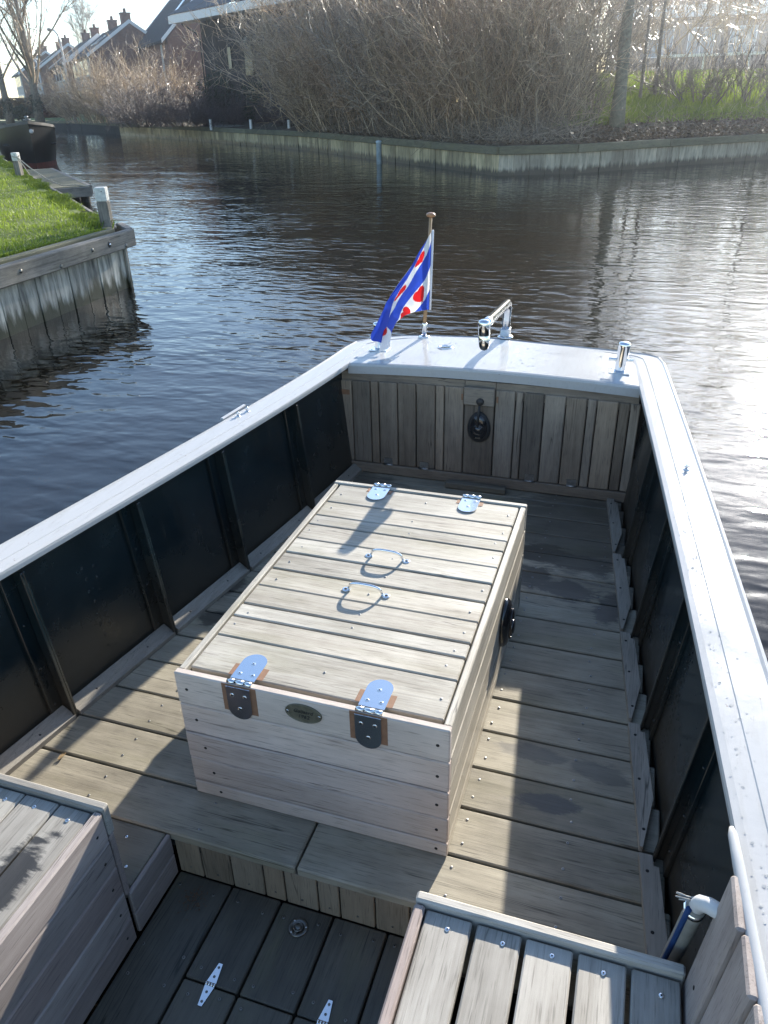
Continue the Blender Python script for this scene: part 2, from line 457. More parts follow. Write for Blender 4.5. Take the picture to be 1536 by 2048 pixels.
# stern deck with crown, rolled edge and fascia
def crown(x): return 0.5545+0.020*max(0,1-((x-0.37)/0.69)**2)
m=MB(); nx=40
def yin(x):
    xs=[p[0] for p in inn]; yy=[p[1] for p in inn]
    return float(np.interp(x,xs,yy))
fr=[]
x0,x1=xl(2.03)-0.004,xr(2.03)+0.004
for i in range(nx+1):
    f=i/nx; x=x0+(x1-x0)*f; z=crown(x)
    ye=yin(min(max(x,-0.262),0.995))+0.012
    xe=x if -0.29<x<0.99 else x
    col=[(x,2.042,z-0.050),(x,2.026,z-0.050),(x,2.022,z-0.012),(x,2.026,z-0.003),(x,2.036,z)]
    for j in range(1,9): col.append((x,2.036+(ye-2.036)*j/8,z))
    fr.append(col)
m.sweep(fr,0,closed_profile=False,smooth=False)
m.build('stern_deck',M['white'],boat)

# floor boards
GY=[-0.137,0.012,0.160,0.305,0.452,0.598,0.749,0.893,1.044,1.199,1.345,1.497,1.652,1.80,1.95,2.06]
m=MB()
for k in range(len(GY)-1):
    a,b=GY[k],GY[k+1]; ga=0.0035 if k else 0.0; gb=0.0035
    yc=(a+b)/2; xa=xl(yc)+0.006; xb=xr(yc)-0.006
    dz=R.uniform(-0.0012,0.0012)
    if k==0:
        m.abox(xa,0.350,a,b-gb,-0.028,0.0,0.004,0,0,0.15); m.abox(0.356,xb,a,b-gb,-0.028,0.0,0.004,0,0,0.35)
    else: m.abox(xa,xb,a+ga,b-gb,-0.028,dz,0.003)
    for jx in (-0.273,0.072,0.722,0.976):
        if 0.02<jx<0.7 and a>0: continue
        for yy in (a+0.036+R.uniform(-0.006,0.006),b-0.036+R.uniform(-0.006,0.006)):
            m.screw((jx+R.uniform(-0.006,0.006),yy,0.001),(0,0,1),0.0036)
m.abox(-0.6,1.2,-0.13,2.05,-0.060,-0.045,0.002,2)
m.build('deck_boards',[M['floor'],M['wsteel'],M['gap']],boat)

# step riser and ledge and well
m=MB()
rx=[0.004,0.078,0.165,0.257,0.315,0.405,0.463,0.555,0.643,0.73]
for a,b in zip(rx[:-1],rx[1:]):
    m.abox(a+0.002,b-0.002,-0.133,-0.112,-0.152,-0.031,0.002,0,2)
    m.screw(((a+b)/2,-0.1335,-0.125),(0,-1,0),0.0032,1)
m.abox(0.0,0.74,-0.112,-0.10,-0.16,-0.03,0.001,2)
m.build('step_riser',[M['riser'],M['dull'],M['gap']],boat)
m=MB()
m.abox(-0.30,-0.010,-0.296,-0.141,-0.028,-0.002,0.003,0,0)
m.abox(-0.30,-0.010,-0.315,-0.2995,-0.028,-0.002,0.003,0,0)
for z0,z1 in ((-0.15,-0.078),(-0.075,-0.004)): m.abox(-0.009,0.0035,-0.316,-0.139,z0,z1,0.003,3,1)
for p in ((-0.10,-0.18),(-0.05,-0.255),(-0.22,-0.25)): m.screw((*p,-0.001),(0,0,1),0.0045)
m.build('ledge',[M['step'],M['steel'],M['gap'],M['side']],boat)
m=MB()
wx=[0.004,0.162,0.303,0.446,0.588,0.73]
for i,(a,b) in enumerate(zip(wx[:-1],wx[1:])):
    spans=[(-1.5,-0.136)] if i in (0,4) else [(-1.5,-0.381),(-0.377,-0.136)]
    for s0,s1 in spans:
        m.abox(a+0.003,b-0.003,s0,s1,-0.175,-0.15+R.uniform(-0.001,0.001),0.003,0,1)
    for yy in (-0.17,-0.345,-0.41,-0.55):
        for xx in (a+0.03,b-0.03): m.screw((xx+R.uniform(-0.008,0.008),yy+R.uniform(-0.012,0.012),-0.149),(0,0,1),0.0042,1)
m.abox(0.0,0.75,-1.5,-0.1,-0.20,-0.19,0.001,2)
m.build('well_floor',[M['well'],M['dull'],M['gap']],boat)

def strap_hinge(x,y,parent):
    m=MB(); z=-0.1485
    for sg in (1,-1):
        m.extrude([(x-0.012,y+sg*0.004,z),(x+0.012,y+sg*0.004,z),(x+0.005,y+sg*0.050,z),(x-0.005,y+sg*0.050,z)],(0,0,0.0022))
        for d in (0.018,0.040): m.screw((x,y+sg*d,z+0.0024),(0,0,1),0.0032,1,1)
    for k in range(4):
        m.tube([(x-0.0135+k*0.0068,y,z+0.002),(x-0.0075+k*0.0068,y,z+0.002)],0.0042,10)
    m.build('strap_hinge',[M['steel'],M['dull']],parent)
strap_hinge(0.233,-0.378,boat); strap_hinge(0.513,-0.378,boat)
m=MB(); c=(0.372,-0.190,-0.1495)
m.lathe(c,(0,0,1),[(0.025,0),(0.025,0.0025),(0.023,0.0038),(0.0165,0.0038),(0.015,0.0022)],28)
m.tube([(c[0]+0.0115*math.cos(a),c[1]+0.0115*math.sin(a),c[2]+0.0045) for a in [k*2*math.pi/20 for k in range(21)]],0.0018,8,caps=False)
m.lathe(c,(0,0,1),[(0.008,0.001),(0.008,0.005),(0.006,0.0062)],16)
m.abox(c[0]-0.004,c[0]+0.004,c[1]-0.023,c[1]-0.011,c[2]+0.002,c[2]+0.0052,0.001,0)
for a in (0.3,2.4,4.1): m.screw((c[0]+0.020*math.cos(a),c[1]+0.020*math.sin(a),c[2]+0.0042),(0,0,1),0.0026,1,2)
m.build('ring_pull',[M['dull'],M['steel'],M['hole']],boat)

# hull ribs
RY=[-0.72,-0.28,0.150,0.597,1.035,1.550]
for y in RY:
    for s_,xf in ((1,xl),(-1,xr)):
        x=xf(y); m=MB()
        ez=V(-0.0495*s_,0,0.520)
        dp=0.046 if s_>0 else 0.030
        m.box((x-0.004*s_,y-0.004,0.0),((dp+0.004)*s_,0,0),(0,0.008,0),ez,0.0015)
        m.box((x-0.006*s_,y-0.050,0.0),(0.011*s_,0,0),(0,0.0455,0),ez,0.0015)
        m.box((x+(dp-0.006)*s_,y-0.0145,0.0),(0.0065*s_,0,0),(0,0.010,0),ez,0.0015)
        for q in range(3):
            f_=0.13+0.27*q+R.uniform(-0.03,0.03); m.lathe((x+0.005*s_-0.0495*s_*f_,y-0.03,0.52*f_),(s_,0,0),[(0.0045,-0.002),(0.0045,0.002),(0.002,0.004)],8)
        m.build('rib',M['hull'],boat)
# floor edge trims
ty=[-0.28]+[0.150,0.597,1.035,1.550,2.03]
for k in range(len(ty)-1):
    a,b=ty[k],ty[k+1]
    # right: flat shaped board with a stepped far end and a chamfered near end
    xi=lambda y: xr(y)-0.068-0.004*(y-1)
    m=MB()
    far=b-0.012
    pts=[(xi(a)+0.002,a+0.006),(xi(a)+0.010,a+0.006),(xi(a+0.15)+0.046,a+0.165),(xi(far-0.03)+0.044,far-0.03),(xi(far-0.03)+0.032,far-0.03),(xi(far)+0.032,far),(xi(far),far)]
    m.extrude([(x,y,0.002) for x,y in pts],(0,0,0.019),0,(0,1,0))
    for yy in (a+0.06,(a+b)/2,b-0.06): m.screw((xi(yy)+0.016,yy,0.0212),(0,0,1),0.0042,1,1)
    m.build('edge_trim',[M['trim'],M['hole']],boat)
    # left: sloping quarter batten
    xj=lambda y: xl(y)+0.048
    m=MB(); fr=[]
    n=6
    for i in range(n+1):
        y=a+0.008+(b-a-0.018)*i/n; x=xj(y)
        fr.append([(x,y,0.001),(x,y,0.016),(x-0.012,y,0.022),(x-0.040,y,0.044),(x-0.046,y,0.040),(x-0.046,y,0.001)])
    m.sweep(fr,0)
    for yy in (a+0.10,b-0.12): m.screw((xj(yy)-0.02,yy,0.0275),(0.55,0,0.83),0.004,1,1)
    m.g=[(p[1],p[0]*3,p[2]*3) for p in m.v]
    m.build('edge_trim',[M['trim'],M['hole']],boat)

# stern bulkhead
bh=MB()
bx=[-0.332,-0.276,-0.183,-0.142,-0.049,0.042,0.136,0.178,0.271,0.413,0.505,0.541,0.632,0.727,0.818,0.859,0.950,0.997,1.04]
YB=2.03
for i,(a,b) in enumerate(zip(bx[:-1],bx[1:])):
    top=0.470+0.014*max(0,1-((a-0.37)/0.69)**2)
    if i==8:
        bh.abox(a+0.003,b-0.003,YB-0.002,YB+0.02,0.058,0.405,0.003,0,2,0.1)
        continue
    bh.abox(a+0.0025,b-0.0025,YB+R.uniform(-0.002,0.002),YB+0.02,0.056,top,0.0035,0,2)
for a,b in ((-0.33,0.271),(0.271,0.413),(0.413,1.03)):
    bh.abox(a+0.001,b-0.001,YB+0.012,YB+0.03,0.44,0.515,0.001,0,0,0.45)
bh.abox(-0.33,1.04,YB-0.008,YB+0.02,0.004,0.053,0.003,0,0,0.35)
bh.abox(-0.35,1.06,YB+0.03,YB+0.035,0.0,0.53,0.001,1)
bh.abox(-0.331,-0.287,YB-0.004,YB,0.40,0.425,0.001,2,0)
for a in (0.262,0.424): bh.abox(a-0.004,a+0.004,YB-0.004,YB,0.425,0.455,0.001,2,0)
bh.build('bulkhead',[M['bulk'],M['gap'],M['bare']],boat)
m=MB(); m.abox(0.2715,0.4125,YB-0.016,YB+0.004,0.408,0.492,0.004,0,0,0.55); m.build('turn_block',[M['bulk']],boat)
m=MB(); m.abox(0.205,0.495,1.955,1.985,0.003,0.034,0.004,0,0,0.2); m.build('stop_block',[M['step']],boat)
def leaf_hinge(x):
    m=MB(); y=YB-0.0015
    for sg,z0 in ((1,0.060),(-1,0.052)):
        h=0.030
        m.extrude([(x-0.022,y,z0),(x+0.022,y,z0),(x+0.022,y,z0+sg*h*0.85),(x+0.017,y,z0+sg*h),(x-0.017,y,z0+sg*h),(x-0.022,y,z0+sg*h*0.85)],(0,-0.003,0))
        for dx in (-0.011,0.011): m.screw((x+dx,y-0.0032,z0+sg*0.013),(0,-1,0),0.0035,0,1)
    m.tube([(x-0.0225,y-0.006,0.056),(x+0.0225,y-0.006,0.056)],0.0045,10)
    m.build('leaf_hinge',[M['wsteel'],M['hole']],boat)
for x in (-0.099,0.083,0.592,0.785): leaf_hinge(x)

def oval_dome(m,c,nrm,up,rw,rh,dep,taper=0.12,mat=0,n=36):
    c,nrm,up=V(c),V(nrm),V(up); sd=up.cross(nrm)
    prof=[(1.0,0.0),(1.0,0.18),(0.97,0.42),(0.88,0.70),(0.72,0.90),(0.5,1.0),(0.25,1.02)]
    vs=[];fs=[]
    for r_,h in prof:
        for k in range(n):
            a=2*math.pi*k/n; u,v_=math.cos(a),math.sin(a)
            vs.append(c+nrm*(dep*h)+sd*(rw*r_*u*(1-taper*v_))+up*(rh*r_*v_))
    for i in range(len(prof)-1):
        for k in range(n):
            k2=(k+1)%n; fs.append((i*n+k,i*n+k2,(i+1)*n+k2,(i+1)*n+k))
    fs.append(tuple((len(prof)-1)*n+k for k in range(n))); fs.append(tuple(range(n))[::-1])
    m.add(vs,fs,mat,None,None,True)
# black oval fitting on the bulkhead with its cap strap
c=V(0.346,YB-0.003,0.302)
m=MB()
m.lathe(c,(0,-1,0),[(0.0,0.0),(0.001,0.0)],6)
oval_dome(m,c,(0,-1,0),(0,0,1),0.054,0.076,0.020,0.14)
f=m.build('oval_fitting',M['rubber'],boat)
m=MB(); oval_dome(m,c+V(0,-0.006,0.004),(0,-1,0),(0,0,1),0.044,0.064,0.022,0.14); m.build('cover',M['chrome'] if False else M['black'],f)
m=MB(); m.lathe(c+V(0,-0.020,-0.006),(0,-1,0),[(0.027,0),(0.027,0.008),(0.024,0.012),(0.020,0.012),(0.018,0.010),(0.017,0.016),(0.014,0.019)],24); m.build('knob',M['black'],f)
m=MB(); m.tube([c+V(-0.002,-0.034,0.015),c+V(-0.001,-0.034,0.055),c+V(0.001,-0.026,0.085),c+V(0.002,-0.016,0.118)],0.0052,8)
m.lathe(c+V(0.003,-0.014,0.127),(0,-1,0),[(0.017,-0.004),(0.018,0.004),(0.014,0.010),(0.006,0.013)],16); m.build('strap',M['rubber'],f)
m=MB()
for k in range(4): m.abox(c.x-0.011+0.006*k,c.x-0.007+0.006*k,c.y-0.0270,c.y-0.0262,c.z-0.047,c.z-0.041,0.0003,0)
m.abox(c.x-0.014,c.x+0.014,c.y-0.0262,c.y-0.0256,c.z-0.0495,c.z-0.0478,0.0002,0)
m.build('maker_mark',M['dull'],f)

# bollards, tiller, filler cap, cleats
def bollard(x,y,z,lean):
    b=bpy.data.objects.new('bollard',None); b.empty_display_size=0.05; b.location=(x,y,z); link(b,boat)
    m=MB(); m.extrude([(-0.045,-0.035,0),(0.045,-0.035,0),(0.045,0.035,0),(-0.045,0.035,0)],(0,0,0.005))
    for dx in (-0.034,0.034):
        for dy in (-0.025,0.025): m.screw((dx,dy,0.0055),(0,0,1),0.005,0,1)
    m.build('base_plate',[M['steel'],M['hole']],b)
    m=MB(); m.lathe((0,0,0.004),(lean,0,1),[(0.0245,0),(0.0245,0.012),(0.0235,0.02),(0.0255,0.110),(0.0265,0.118),(0.0255,0.126),(0.020,0.131),(0.008,0.133)],24); m.build('post',M['chrome'],b)
    m=MB(); m.tube([(-0.052,0.0,0.055),(0.052,0.0,0.055)],0.007,10); m.build('pin',M['steel'],b)
bollard(0.931,2.185,crown(0.931),0.06)
bollard(-0.205,2.255,crown(-0.205),-0.04)
t_=bpy.data.objects.new('tiller',None); t_.empty_display_size=0.05; link(t_,boat); t_.location=(0.355,2.575,0.575)
m=MB(); m.abox(-0.024,0.024,-0.028,0.028,0.0,0.045,0.004); m.lathe((0,0,-0.003),(0,0,1),[(0.04,0),(0.04,0.006),(0.03,0.010)],20); m.build('stock_head',M['steel'],t_)
m=MB()
P0=V(0,0,0.03);P1=V(0.004,0.004,0.158);P2=V(0.045,-0.80,0.268)
path=[P0,P0.lerp(P1,0.45),P0.lerp(P1,0.8),P1+V(0.001,-0.010,0.005),P1+V(0.002,-0.035,0.015)]+[ (P1+V(0.002,-0.035,0.015)).lerp(P2,k/6) for k in range(1,7)]
m.tube(path,0.0205,18); m.build('arm',M['steel'],t_)
m=MB(); g0=P2+V(-0.0005,-0.012,0.022)
m.lathe(g0,(0.03,0.05,-1),[(0.010,-0.004),(0.0205,0.0),(0.0238,0.008),(0.0242,0.020),(0.0238,0.056),(0.0226,0.0575),(0.0226,0.0605),(0.0236,0.062),(0.0232,0.09),(0.0215,0.104),(0.016,0.116),(0.007,0.122)],20); m.build('handgrip',M['steel'],t_)
m=MB(); zc=crown(0.106)
m.lathe((0.107,2.330,zc),(0,0,1),[(0.037,-0.002),(0.037,0.003),(0.033,0.005),(0.027,0.005),(0.026,0.0035),(0.0,0.0035)],30)
m.box((0.083,2.318,zc+0.0034),(0.046,0.020,0),(-0.003,0.007,0),(0,0,0.003),0.001)
m.build('filler_cap',M['steel'],boat)
# two small eyes on the left gunwale and one on the right, with their pads
for (x,y,s_) in ((-0.462,1.262,1),(-0.451,1.318,1),(1.190,1.215,-1)):
    m=MB(); z=0.5645
    m.lathe((x,y,z-0.002),(0,0,1),[(0.010,0),(0.010,0.002),(0.007,0.004)],14)
    m.lathe((x,y,z+0.002),(0,0,1),[(0.0045,0),(0.0045,0.012),(0.003,0.016)],10)
    m.tube([(x-0.008,y-0.003,z+0.010),(x+0.009,y+0.003,z+0.011)],0.0022,8)
    m.build('fairlead',M['steel'],boat)
m=MB(); m.box((-0.503,1.215,0.556),(0.016,0.165,0),(-0.014,0.0014,0),(0,0,0.012),0.003); m.build('rail_pad',M['white'],boat)

# backrest boards along the right side and their white capping
m=MB()
for k,ye in enumerate((-0.32,-0.418,-0.516,-0.614,-0.712,-0.81,-0.908)):
    xb=xr(ye-0.05)-0.072; y1=ye-0.002; y0=ye-0.096
    m.box((xb,y0,0.0),(0,y1-y0,0),(0.0425,0,0.577),(0.016,0,-0.001),0.004,0,1)
    m.screw((xb+0.0245,ye-0.05,0.34),(-1,0,0.05),0.0038,1,1)
# grain runs up the boards
m.g=[(p[2],p[1],p[0]) for p in m.v]
m.build('backrest_boards',[M['side'],M['hole']],boat)
m=MB(); pth=[(xr(y)-0.010,y,0.570) for y in (-0.225,-0.24,-0.30,-0.5,-0.8,-1.1,-1.5)]
m.tube(pth,[0.004,0.008,0.0095,0.0095,0.0095,0.0095,0.0095],12); m.build('capping_rail',M['white'],boat)

# water drops left by rain on the paint
def drops(pts):
    sph=[]; fcs=[]
    n=8; prof=[(1.0,0.0),(0.92,0.35),(0.62,0.75),(0.25,0.95)]
    vs=[];fs=[];b=0
    for (p,nrm,r) in pts:
        p=V(p);w=V(nrm).normalized();u=w.orthogonal().normalized();t=w.cross(u)
        ex=R.uniform(0.8,1.5)
        for rr,h in prof:
            for k in range(n):
                a=2*math.pi*k/n; vs.append(p+w*(h*r*0.55)+u*(rr*r*math.cos(a)*ex)+t*(rr*r*math.sin(a)))
        for i in range(3):
            for k in range(n):
                k2=(k+1)%n; fs.append((b+i*n+k,b+i*n+k2,b+(i+1)*n+k2,b+(i+1)*n+k))
        top=len(vs); vs.append(p+w*(r*0.56))
        for k in range(n): fs.append((b+3*n+k,b+3*n+(k+1)%n,top,top))
        b=len(vs)
    F=np.array(fs); return np.array([tuple(v) for v in vs]),F
pts=[]
for k in range(520):
    y=R.uniform(-1.2,2.3); x=xr(y)+R.choice((R.uniform(0.01,0.05),R.uniform(0.01,0.115))); pts.append(((x,y,0.5625 if x-xr(y)>0.05 else 0.5603),(0,0,1),R.choice((0.0008,0.0011,0.0015,0.0022))*R.uniform(0.8,1.3)))
for k in range(220):
    y=R.uniform(-0.3,2.3); x=xl(y)-R.uniform(0.015,0.11); pts.append(((x,y,0.561),(0,0,1),R.choice((0.0008,0.0013,0.002))*R.uniform(0.8,1.3)))
for k in range(200):
    x=R.uniform(-0.1,1.0); y=R.uniform(2.05,2.42); pts.append(((x,y,crown(x)),(0,0,1),R.choice((0.001,0.0016,0.0025,0.004))*R.uniform(0.8,1.3)))
dv,df=drops(pts)
# remove the degenerate quads' doubled vertex by using triangles
tri=[]
for q in df:
    if q[2]==q[3]: tri.append((q[0],q[1],q[2]))
    else: tri.append((q[0],q[1],q[2])); tri.append((q[0],q[2],q[3]))
o=fast_mesh('water_drops',dv,np.array(tri),M['drop'],boat,smooth=True); o['kind']='stuff'
pts=[]
for k in range(9):
    z=0.40-0.042*k
    lx=lambda y,z: xl(y)-0.002-0.0943*z
    pts.append(((lx(0.366,z),0.366+R.uniform(-0.006,0.006),z),(1,0,0),0.0052)); pts.append(((lx(0.398,z-0.015),0.398+R.uniform(-0.006,0.006),z-0.015),(1,0,0),0.0042))
for k in range(130):
    y=R.uniform(-0.3,1.9); z=R.uniform(0.05,0.5); pts.append(((lx(y,z),y,z),(1,0,0),R.uniform(0.0010,0.0026)))
for k in range(34):
    y=0.44+0.0025*(k//2)+0.02*(k%2); z=0.06+0.022*(k//2); pts.append(((xr(y)+0.002+0.0943*z,y,z),(-1,0,0),0.0042))
for k in range(90):
    y=R.uniform(-0.3,1.6); z=R.uniform(0.05,0.5); pts.append(((xr(y)+0.002+0.0943*z,y,z),(-1,0,0),R.uniform(0.0015,0.003)))
dv,df=drops(pts); tri=[]
for q in df:
    if q[2]==q[3]: tri.append((q[0],q[1],q[2]))
    else: tri.append((q[0],q[1],q[2])); tri.append((q[0],q[2],q[3]))
o=fast_mesh('water_drops',dv,np.array(tri),M['drop'],boat,smooth=True); o['kind']='stuff'

# ------------------------------------------------------------------ engine box on the deck
bx_=thing('storage_box','long weathered timber box with slatted lid, steel hinges and oval name plate on the deck','box',(0,0,0))
m=MB()
FZ=[(0.322,0.42),(0.2255,0.3190),(0.1355,0.2225),(0.0495,0.1325),(0.002,0.0465)]
for i,(z0,z1) in enumerate(FZ):
    d=0.0022*(i%2); m.abox(0.0+0.004*(0.42-z1)*0.6,0.70,0.0+d*0.5,0.020,z0,z1,0.003,0,0)
    for x in (0.03+0.012*i,0.672): m.screw((x,-0.0004+d*0.5,(z0+z1)/2),(0,-1,0),0.0042,1,1)
m.abox(0.02,0.68,0.018,0.0235,0.005,0.40,0.001,2)
m.build('front_panel',[M['boxf'],M['hole'],M['gap']],bx_)
m=MB()
for i,(z0,z1) in enumerate(FZ):
    m.abox(0.680,0.6985+0.0008*(i%2),0.0205,1.088,z0+0.001,z1-(0.003 if i==0 else 0),0.003,0,1)
m.build('side_panel',[M['boxs']],bx_)
m=MB()
for i,(z0,z1) in enumerate(FZ):
    m.abox(0.0015,0.020,0.0205,1.088,z0+0.001,z1-(0.003 if i==0 else 0),0.003,0,1)
m.build('side_panel',[M['box']],bx_)
m=MB()
for i,(z0,z1) in enumerate(FZ): m.abox(0.0,0.70,1.0895,1.1105,z0,z1,0.003,0,0)
m.build('back_panel',[M['box']],bx_)
LY=[0.032,0.171,0.258,0.318,0.413,0.5065,0.602,0.690,0.785,0.850,0.950,1.087]
thin={1:0.0012,4:0.0018,7:0.0016,8:0.0025,9:0.0025}
def lid(i0,i1):
    m=MB()
    for i in range(i0,i1):
        ga=thin.get(i,0.0033); gb=thin.get(i+1,0.0033)
        if i==i0: ga=0.004
        m.abox(0.0265,0.6755,LY[i]+ga,LY[i+1]-gb,0.395,0.4165+R.uniform(-0.0008,0.0008),0.003,0,0)
        for x in (0.06,0.36,0.645):
            if R.random()<0.75: m.screw((x+R.uniform(-0.012,0.012),(LY[i]+LY[i+1])/2+R.uniform(-0.01,0.01),0.417),(0,0,1),0.0032)
    m.abox(0.03,0.67,LY[i0]+0.01,LY[i1]-0.006,0.375,0.385,0.001,2)
    return m.build('lid',[M['box'],M['wsteel'],M['gap']],bx_)
lids=(lid(0,5),lid(5,11))
def arc_plate(m,c,ud,vd,nd,w,l,th,mat=0):
    c,ud,vd,nd=V(c),V(ud),V(vd),V(nd); r=w/2
    pts=[c-ud*r, c+ud*r]+[c+vd*(l-r)+ud*(r*math.cos(a))+vd*(r*math.sin(a)) for a in [math.pi*k/14 for k in range(15)]]
    m.extrude(pts,nd*th,mat)
def hinge(x,front):
    h=bpy.data.objects.new('hinge',None); h.empty_display_size=0.03; link(h,bx_); h.location=(x,0.016 if front else 1.102,0.42)
    s_=1 if front else -1
    m=MB(); arc_plate(m,(0,0.006*s_,-0.0025),(1,0,0),(0,s_,0),(0,0,1),0.064,0.098,0.0035)
    for p in ((-0.017,0.026),(0.017,0.026),(0.0,0.066)): m.screw((p[0],p[1]*s_,0.0014),(0,0,1),0.0058,0,1)
    m.build('top_leaf',[M['steel'],M['hole']],h)
    yb=-0.0175 if front else 0.010
    m=MB(); arc_plate(m,(0,yb,-0.004),(-1,0,0) if front else (1,0,0),(0,0,-1),(0,-s_,0),0.064,0.098,0.0035)
    for p in ((-0.017,0.026),(0.017,0.026),(0.0,0.066)): m.screw((p[0],yb-0.0038*s_,-p[1]-0.003),(0,-s_,0),0.0058,0,1)
    m.build('front_leaf',[M['steel'],M['hole']],h)
    m=MB()
    for a,b in ((-0.032,-0.013),(-0.0125,0.0125),(0.013,0.032)):
        m.tube([(a,yb*0.45,0.002),(b,yb*0.45,0.002)],0.0068,12)
    m.build('knuckle',[M['steel']],h)
    m=MB()
    if front:
        m.abox(-0.046,0.046,-0.0166,-0.0156,-0.085,-0.001,0.0002,0); m.abox(-0.046,0.046,0.020,0.062,-0.0036,-0.0029,0.0002,0)
    else: m.abox(-0.046,0.046,-0.045,-0.018,-0.0036,-0.0029,0.0002,0)
    m.build('recess',[M['bare']],h)
hinge(0.178,True); hinge(0.508,True); hinge(0.182,False); hinge(0.509,False)
def handle(x,y):
    h=bpy.data.objects.new('handle',None); h.empty_display_size=0.03; link(h,bx_); h.location=(x,y,0.4168)
    m=MB(); pth=[]
    for k in range(17):
        a=math.pi*k/16; pth.append((-0.050*math.copysign(abs(math.cos(a))**0.62,math.cos(a)),-0.010*math.sin(a)**0.7,0.003+0.032*math.sin(a)**0.75))
    m.tube(pth,0.0042,10); m.build('grip',M['chrome'],h)
    for s_ in (-1,1):
        m=MB()
        m.lathe((s_*0.060,0,0),(0,0,1),[(0.0115,0),(0.0115,0.0022),(0.009,0.0034),(0.0045,0.0030)],16,0,True,(1,1))
        m.abox(*sorted((s_*0.046,s_*0.056)),-0.006,0.006,0,0.004,0.001,0)
        m.screw((s_*0.061,0,0.0036),(0,0,1),0.0042,1,1)
        m.build('foot',[M['steel'],M['hole']],h)
handle(0.343,0.458); handle(0.346,0.648)
# oval name plate
pl=bpy.data.objects.new('name_plate',None); pl.empty_display_size=0.03; link(pl,bx_); pl.location=(0.346,-0.0005,0.379)
m=MB(); ov=lambda a,b,y:[(a*math.cos(2*math.pi*k/40),y,b*math.sin(2*math.pi*k/40)) for k in range(40)]
m.extrude(ov(0.047,0.0275,0),(0,-0.0026,0)); m.sweep([ov(0.047,0.0275,-0.0024),ov(0.0465,0.027,-0.0036),ov(0.0445,0.025,-0.0036),ov(0.044,0.0245,-0.0024)],0,smooth=True,caps=False)
for s_ in (-1,1): m.screw((0.0405*s_,-0.0030,0),(0,-1,0),0.0038,1,2)
m.build('plate',[M['brass'],M['steel'],M['hole']],pl)
def text(body,loc,size,rot,mat,parent,name='lettering',ext=0.0002):
    cu=bpy.data.curves.new(name,'FONT'); cu.body=body; cu.size=size; cu.align_x='CENTER'; cu.extrude=ext; cu.shear=0.25
    q=bpy.data.objects.new('text_source',cu); COL.objects.link(q); bpy.context.view_layer.update()
    me=bpy.data.meshes.new_from_object(q.evaluated_get(bpy.context.evaluated_depsgraph_get())); bpy.data.objects.remove(q)
    me.materials.clear(); me.materials.append(mat)
    o=bpy.data.objects.new(name,me); link(o,parent); o.location=loc; o.rotation_euler=rot; return o
text('Galjaard',(0,-0.0034,0.002),0.0150,(math.pi/2,0,0),M['ink'],pl)
text('1962',(0,-0.0034,-0.0135),0.0150,(math.pi/2,0,0),M['ink'],pl)
# oval vent fitting on the right side
m=MB(); c=V(0.7005,0.706,0.212)
oval_dome(m,c,(1,0,0),(0,0,1),0.056,0.086,0.026,0.0); f=m.build('oval_vent',M['black'],bx_)
m=MB()
m.tube([c+V(0.027,0.050*math.cos(a)*0.62,0.084*math.sin(a)*0.62) for a in [2*math.pi*k/28 for k in range(29)]],0.003,8,caps=False)
m.build('ring',M['black'],f)
m=MB(); m.lathe(c+V(0.022,0.0,-0.01),(1,0,0),[(0.024,0),(0.024,0.010),(0.021,0.014),(0.010,0.016)],20); m.build('knob',M['black'],f)

# ------------------------------------------------------------------ benches
def bench(label,x0,x1,mirror,slats,sidex,parentname='locker_bench'):
    b=thing(parentname,label,'bench',((x0+x1)/2,-0.6,-0.15)); ox,oy,oz=(x0+x1)/2,-0.6,-0.15
    def P(m): m.v=[(p[0]-ox,p[1]-oy,p[2]-oz) for p in m.v]; return m
    m=MB(); m.abox(x0,x1+(0.002),-0.327,-0.306,0.215,0.302,0.004,0,0)
    P(m).build('rail',[M['bench']],b)
    m=MB()
    for a,c in slats:
        m.abox(a,c,-1.4,-0.331,0.262,0.287+R.uniform(-0.001,0.001),0.003,0,1)
        m.screw(((a+c)/2+R.uniform(-0.012,0.012),-0.355+R.uniform(-0.012,0.004),0.288),(0,0,1),0.0048,1)
        m.screw(((a+c)/2+R.uniform(-0.012,0.012),-0.60,0.288),(0,0,1),0.0048,1)
    m.abox(x0+0.02,x1-0.02,-1.4,-0.335,0.10,0.11,0.001,2)
    P(m).build('seat_slats',[M['bench'],M['steel'],M['gap']],b)
    m=MB(); zz=[-0.150,-0.066,0.027,0.119,0.206,0.296]
    for i,(a,c) in enumerate(zip(zz[:-1],zz[1:])):
        m.abox(*sidex,-1.4,-0.3055-0.0 if False else -0.329,a+0.0012,c-0.0012,0.004,0,1)
        xo=sidex[1]+0.0003 if mirror else sidex[0]-0.0003
        m.screw((xo,-0.36,(a+c)/2),((1 if mirror else -1),0,0),0.0036,1,1)
    P(m).build('side_panel',[M['side'],M['hole']],b)
    m=MB(); m.abox(x0,x1,-0.327,-0.310,-0.02 if False else 0.004,0.212,0.003,0,0)
    P(m).build('end_panel',[M['side']],b)
    return b
bench('slatted timber bench seat under the white pipe elbow, with gaps between its slats',0.713,1.200,False,[(0.7375,0.826),(0.836,0.919),(0.928,1.012),(1.022,1.105),(1.114,1.196)],(0.713,0.734))
bench('close-boarded timber bench seat beside the dark well, damp stain on its top',-0.640,0.003,True,[(-0.64,-0.557),(-0.554,-0.467),(-0.464,-0.377),(-0.374,-0.290),(-0.287,-0.2015),(-0.1985,-0.109),(-0.1055,-0.0195)],(-0.0165,0.004))

